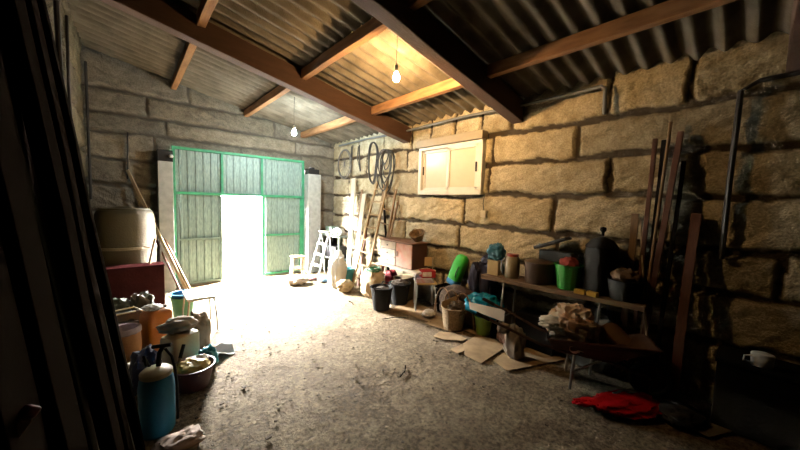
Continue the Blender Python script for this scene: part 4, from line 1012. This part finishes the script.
for s in (-1, 1):
    m = MB(); m.tube([(0.0, 0.148 * s, 0.36), (0.0, 0.21 * s, 0.37), (0.0, 0.21 * s, 0.30), (0.0, 0.148 * s, 0.29)], 0.010, 7); m.build('handle', kd, t)
t = lathe_thing('pot', 'low dark basin at the right end of the bench', 'pot', onb(0.78, -0.04), vessel(0.12, 0.15, 0.2), kd)
mb = MB(); mb.blob((bx(0.78) - 0.04, 0.78, bz(0.78) + 0.1), (0.22, 0.22, 0.2), 73, 0.3, 2.5, fold=0.3); wobj(mb, 'rag', mat('brownish_rag', (0.12, 0.075, 0.04), 0.9, var=0.5), (bx(0.78) - 0.04, 0.78, bz(0.78) + 0.016), 'brownish rag heaped in the low dark basin', 'rag')
ym = mat('yellow_card', (0.62, 0.40, 0.05), 0.6, var=0.2)
for y, rz, lab in ((1.135, 0.1, 'small yellow box on the bench edge, left of two'), (1.015, -0.15, 'small yellow box on the bench edge, right of two')):
    mb = MB(); mb.box((0, 0, 0.022), (0.06, 0.095, 0.044)); o = mb.build('box', ym, bevel=0.003)
    o.location = (bx(y) - 0.165, y, bz(y) + 0.001); o.rotation_euler = (0, 0, rz); tag(o, lab, 'box', 'yellow boxes on the bench')
# beneath the bench
mb = MB(); mb.blob((3.72, 1.06, 0), (0.28, 0.5, 0.62), 81, 0.2, 2.2, fold=0.3, power=0.7); wobj(mb, 'sack', mat('grey_tarp', (0.16, 0.155, 0.14), 0.8, var=0.4), (3.72, 1.06, 0), 'grey tarpaulin bundle under the bench behind the wheelbarrow', 'tarpaulin')
mb = MB(); mb.box((3.72, 1.62, 0.2), (0.3, 0.46, 0.4)); wobj(mb, 'crate', kd, (3.72, 1.62, 0), 'dark box standing under the middle of the bench', 'box', bevel=0.006)
mb = MB(); mb.blob((3.50, 1.86, 0.0), (0.26, 0.3, 0.17), 82, 0.3, 2.3, fold=0.3); wobj(mb, 'bag', mat('orange_brown_bag', (0.19, 0.075, 0.03), 0.7, var=0.4), (3.50, 1.86, 0), 'orange-brown bag on the floor under the bench, left of the wheelbarrow', 'bag')
mb = MB(); mb.blob((3.22, 1.66, 0.0), (0.17, 0.2, 0.34), 83, 0.25, 2.0, fold=0.3, power=0.8); mb.blob((3.14, 1.76, 0.27), (0.14, 0.13, 0.11), 84, 0.2, 2.2, fold=0.15, flat=False)
wobj(mb, 'sack', mat('greyish_sack', (0.27, 0.21, 0.15), 0.85, var=0.35), (3.22, 1.66, 0), 'slumped greyish brown sack with a tied top behind the wheelbarrow handle', 'sack')

# ---- wheelbarrow
WB = Vector((3.24, 1.10, 0)); wrz = math.atan2(-0.89, 0.45)
t = thing('wheelbarrow', 'dark metal wheelbarrow standing before the bench', 'wheelbarrow', WB, wrz)
wm_ = mat('dark_barrow', (0.09, 0.045, 0.028), 0.6, 0.3, var=0.5)
lp = mat('pale_leg_paint', (0.5, 0.46, 0.4), 0.5, var=0.25)
n0 = [(-0.14, -0.17), (0.34, -0.17), (0.34, 0.17), (-0.14, 0.17)]
n1 = [(-0.22, -0.27), (0.64, -0.25), (0.64, 0.25), (-0.22, 0.27)]
zb0, zr_ = 0.33, [0.475, 0.53, 0.53, 0.475]
vs = [(x, y, zb0) for x, y in n0] + [(x, y, z) for (x, y), z in zip(n1, zr_)]
vs += [(x * 0.97, y * 0.95, zb0 + 0.006) for x, y in n0] + [(x * 0.97, y * 0.96, z) for (x, y), z in zip(n1, zr_)]
fs = [(3, 2, 1, 0), (8, 9, 10, 11)]
for k in range(4):
    j = (k + 1) % 4; fs.append((k, j, 4 + j, 4 + k)); fs.append((8 + j, 8 + k, 12 + k, 12 + j)); fs.append((4 + k, 4 + j, 12 + j, 12 + k))
m = MB(); m.add(vs, fs); m.build('tray', wm_, t, bevel=0.004)
m = MB(); m.tube([(x, y, z) for (x, y), z in zip(n1, zr_)], 0.009, 7, closed=True); m.build('rim', rust, t)
for s in (-1, 1):
    m = MB(); m.tube([(0.62, 0.05 * s, 0.20), (0.28, 0.14 * s, 0.315), (-0.26, 0.2 * s, 0.38), (-0.62, 0.25 * s, 0.52), (-0.85, 0.26 * s, 0.60)], 0.014, 8); h_ = m.build('handle', wm_, t)
    m = MB(); m.tube([(-0.75, 0.256 * s, 0.565), (-0.88, 0.262 * s, 0.612)], 0.019, 10); m.build('grip', black, h_)
    m = MB(); m.tube([(0.02, 0.16 * s, 0.34), (0.0, 0.17 * s, 0.0)], 0.013, 8); m.build('leg', lp, t)
    m = MB(); m.tube([(0.0, 0.17 * s, 0.16), (0.24, 0.15 * s, 0.32)], 0.009, 8); m.build('brace', lp, t)
m = MB(); m.tube(circle_pts((0.66, 0, 0.17), 0.145, 30, 'xz'), 0.026, 10, closed=True); wh = m.build('wheel', black, t)
m = MB(); m.lathe([(0.02, -0.05), (0.02, 0.05)], seg=12, M=Matrix.Translation((0.66, 0, 0.17)) @ rotm(PI / 2, 0, 0)); m.lathe([(0.125, -0.006), (0.125, 0.006)], seg=24, M=Matrix.Translation((0.66, 0, 0.17)) @ rotm(PI / 2, 0, 0)); m.build('hub', rust, wh)
def wbp(x, y, z): 
    c, s_ = math.cos(wrz), math.sin(wrz); return (WB.x + c * x - s_ * y, WB.y + s_ * x + c * y, z)
p = wbp(0.0, -0.02, 0.342)
t = thing('bag', 'crumpled cloudy plastic bag lying in the wheelbarrow', 'bag', p, wrz)
m = MB(); m.blob((0, 0, 0.0), (0.36, 0.36, 0.38), 91, 0.28, 2.3, fold=0.45, nu=56, nv=36, power=0.85); m.build('body', mat('cloudy_bag', (0.80, 0.68, 0.52), 0.28, col2=(0.55, 0.27, 0.14), scale=9), t)
m = MB(); m.blob((-0.16, -0.10, 0.19), (0.24, 0.17, 0.11), 92, 0.3, 2.6, fold=0.45, flat=False); m.build('neck', mat('white_film', (0.88, 0.85, 0.78), 0.3, var=0.15), t)
p = wbp(0.46, 0.04, 0.345)
mb = MB(); mb.sheet(lambda u, v: (p[0] - 0.16 + 0.30 * u, p[1] + 0.13 - 0.25 * u + 0.12 * v, p[2] + 0.02 + 0.24 * math.sin(PI * (0.12 + 0.76 * u)) * (0.3 + 0.7 * v)), 16, 6, 0.012)
wobj(mb, 'curved_sheet', mat('brown_curved_sheet', (0.42, 0.23, 0.12), 0.6, var=0.35), p, 'curved brown sheet standing in the front of the wheelbarrow', 'sheet')

# ---- poles and boards leaning on the right wall
def rpole(px_t, zt, bxx, byy, wx, wy, m, label, name='pole', seed=0, round_=False, xt=XR - 0.09):
    mb = MB()
    if round_: mb.tube([(bxx, byy, 0.0), ((bxx + xt) / 2 + 0.006, (byy + px_t) / 2, zt / 2), (xt, px_t, zt)], wx / 2, 10)
    else: mb.bar((bxx, byy, 0.004), (xt, px_t, zt), wx, wy, n=6, warp=0.004, seed=seed)
    return wobj(mb, name, m, (bxx, byy, 0), label, name, bevel=0 if round_ else 0.003)
rpole(0.675, 2.38, 3.70, 0.70, 0.035, 0.035, redwood, 'dark reddish pole leaning on the right wall, first from the bench')
rpole(0.61, 2.36, 3.66, 0.62, 0.03, 0.04, darkwood, 'dark narrow pole leaning on the right wall, second from the bench', seed=2)
rpole(0.575, 2.52, 3.62, 0.64, 0.028, 0.028, oldwood, 'tallest thin pole leaning on the right wall', round_=True)
rpole(0.50, 2.42, 3.62, 0.63, 0.035, 0.045, redwood, 'thick reddish brown pole leaning aslant across the others', seed=4)
rpole(0.46, 2.15, 3.60, 0.50, 0.03, 0.03, darkwood, 'thin dark pole leaning right of the thick reddish one', seed=5)
rpole(0.34, 1.68, 3.60, 0.36, 0.03, 0.07, mat('reddish_board', (0.13, 0.05, 0.028), 0.75, var=0.3, wave=(8, 8, 1)), 'short reddish board leaning on the right wall, last in the row', 'board', seed=6)
rpole(0.78, 1.66, 3.76, 0.80, 0.03, 0.06, oldwood, 'short brown board leaning on the right wall behind the first pole', 'board', seed=7)
rpole(0.74, 1.6, 3.52, 0.50, 0.018, 0.018, palewood, 'short thin pale stick leaning before the poles', 'stick', round_=True)

# ---- right foreground floor
t = thing('bag', 'crumpled shiny red plastic bag lying flat on the floor', 'bag', (3.15, 0.60, 0), -0.62)
rb = mat('red_film', (0.78, 0.012, 0.02), 0.25, var=0.3, scale=7)
m = MB(); m.blob((0, 0, 0), (0.52, 0.26, 0.09), 101, 0.35, 2.4, fold=0.55, nu=56, nv=30); m.build('body', rb, t)
m = MB(); m.blob((-0.30, 0.08, 0), (0.22, 0.08, 0.05), 102, 0.35, 2.8, fold=0.4); m.build('tail', rb, t)
m = MB(); m.blob((0.10, 0.10, 0.03), (0.26, 0.10, 0.05), 103, 0.25, 2.4, fold=0.3); m.build('label', cloth_w, t)
mb = MB(); mb.blob((3.34, 0.28, 0.0), (0.30, 0.24, 0.10), 104, 0.3, 2.2, fold=0.3); wobj(mb, 'bag', mat('dark_grey_film', (0.03, 0.03, 0.032), 0.5), (3.34, 0.28, 0), 'dark grey bag on the floor right of the red bag', 'bag')
mb = MB(); mb.sheet(lambda u, v: (3.24 + 0.34 * u, 0.10 + 0.22 * v - 0.16 * u, 0.012 + 0.03 * (0.5 + 0.5 * math.sin(5 * u + 3 * v)) * v), 14, 10, 0.004); wobj(mb, 'paper_sack', mat('dull_paper', (0.22, 0.19, 0.13), 0.85, var=0.3), (3.3, 0.15, 0), 'dull flattened paper sack on the floor at the lower right', 'sack')
t = thing('toolbox', 'dark box standing against the right wall under the white container', 'box', (3.66, -0.14, 0))
m = MB(); m.box((0, 0, 0.26), (0.36, 0.5, 0.52)); m.build('body', kd, t, bevel=0.008)
m = MB(); m.box((0, 0, 0.535), (0.38, 0.52, 0.03)); m.build('lid', kd, t, bevel=0.006)
t = thing('container', 'small white plastic container tipped on the dark box at the right', 'container', (3.56, -0.12, 0.551), 0.2)
m = MB(); m.lathe([(0, 0), (0.05, 0), (0.055, 0.01), (0.06, 0.09), (0.055, 0.10), (0.03, 0.108), (0, 0.108)], seg=20, sx=0.8, sy=1.05); m.build('body', white_p, t)
m = MB(); m.tube([(-0.03, 0.06, 0.08), (-0.04, 0.10, 0.07), (-0.03, 0.10, 0.03), (-0.02, 0.055, 0.02)], 0.006, 7); m.build('handle', white_p, t)

# ---- litter on the floor
rnd = random.Random(5); mb = MB()
for k in range(420):
    u = rnd.random(); x = rnd.uniform(0.3, 3.3); y = rnd.uniform(0.9, 6.2)
    s = rnd.uniform(0.006, 0.02); 
    mb.box((x, y, s * 0.22), (s * rnd.uniform(0.8, 2.2), s, s * 0.5), rz=rnd.uniform(0, 3))
lt = mb.build('litter', mat('dark_chips', (0.11, 0.08, 0.05), 0.9, var=0.5)); tag(lt, 'small chips of wood and stone strewn over the earth floor', 'litter', kind='stuff')
for i, (px_, py_, L_, a, lab) in enumerate(((405, 372, 0.11, 0.4, 'short dark twig on the open floor'), (352, 303, 0.10, 1.2, 'small dark twig on the bright floor before the tubs'), (395, 318, 0.2, 2.4, 'thin dark cord lying on the floor before the chair'))):
    p = fl(px_, py_); mb = MB(); mb.tube([(p[0] - L_ * math.cos(a), p[1] - L_ * math.sin(a), 0.008), (p[0], p[1], 0.012), (p[0] + L_ * math.cos(a + 0.4), p[1] + L_ * math.sin(a + 0.4), 0.008)], 0.007, 6)
    wobj(mb, 'twig' if i < 2 else 'cord', darkwood, p, lab, 'twig' if i < 2 else 'cord')
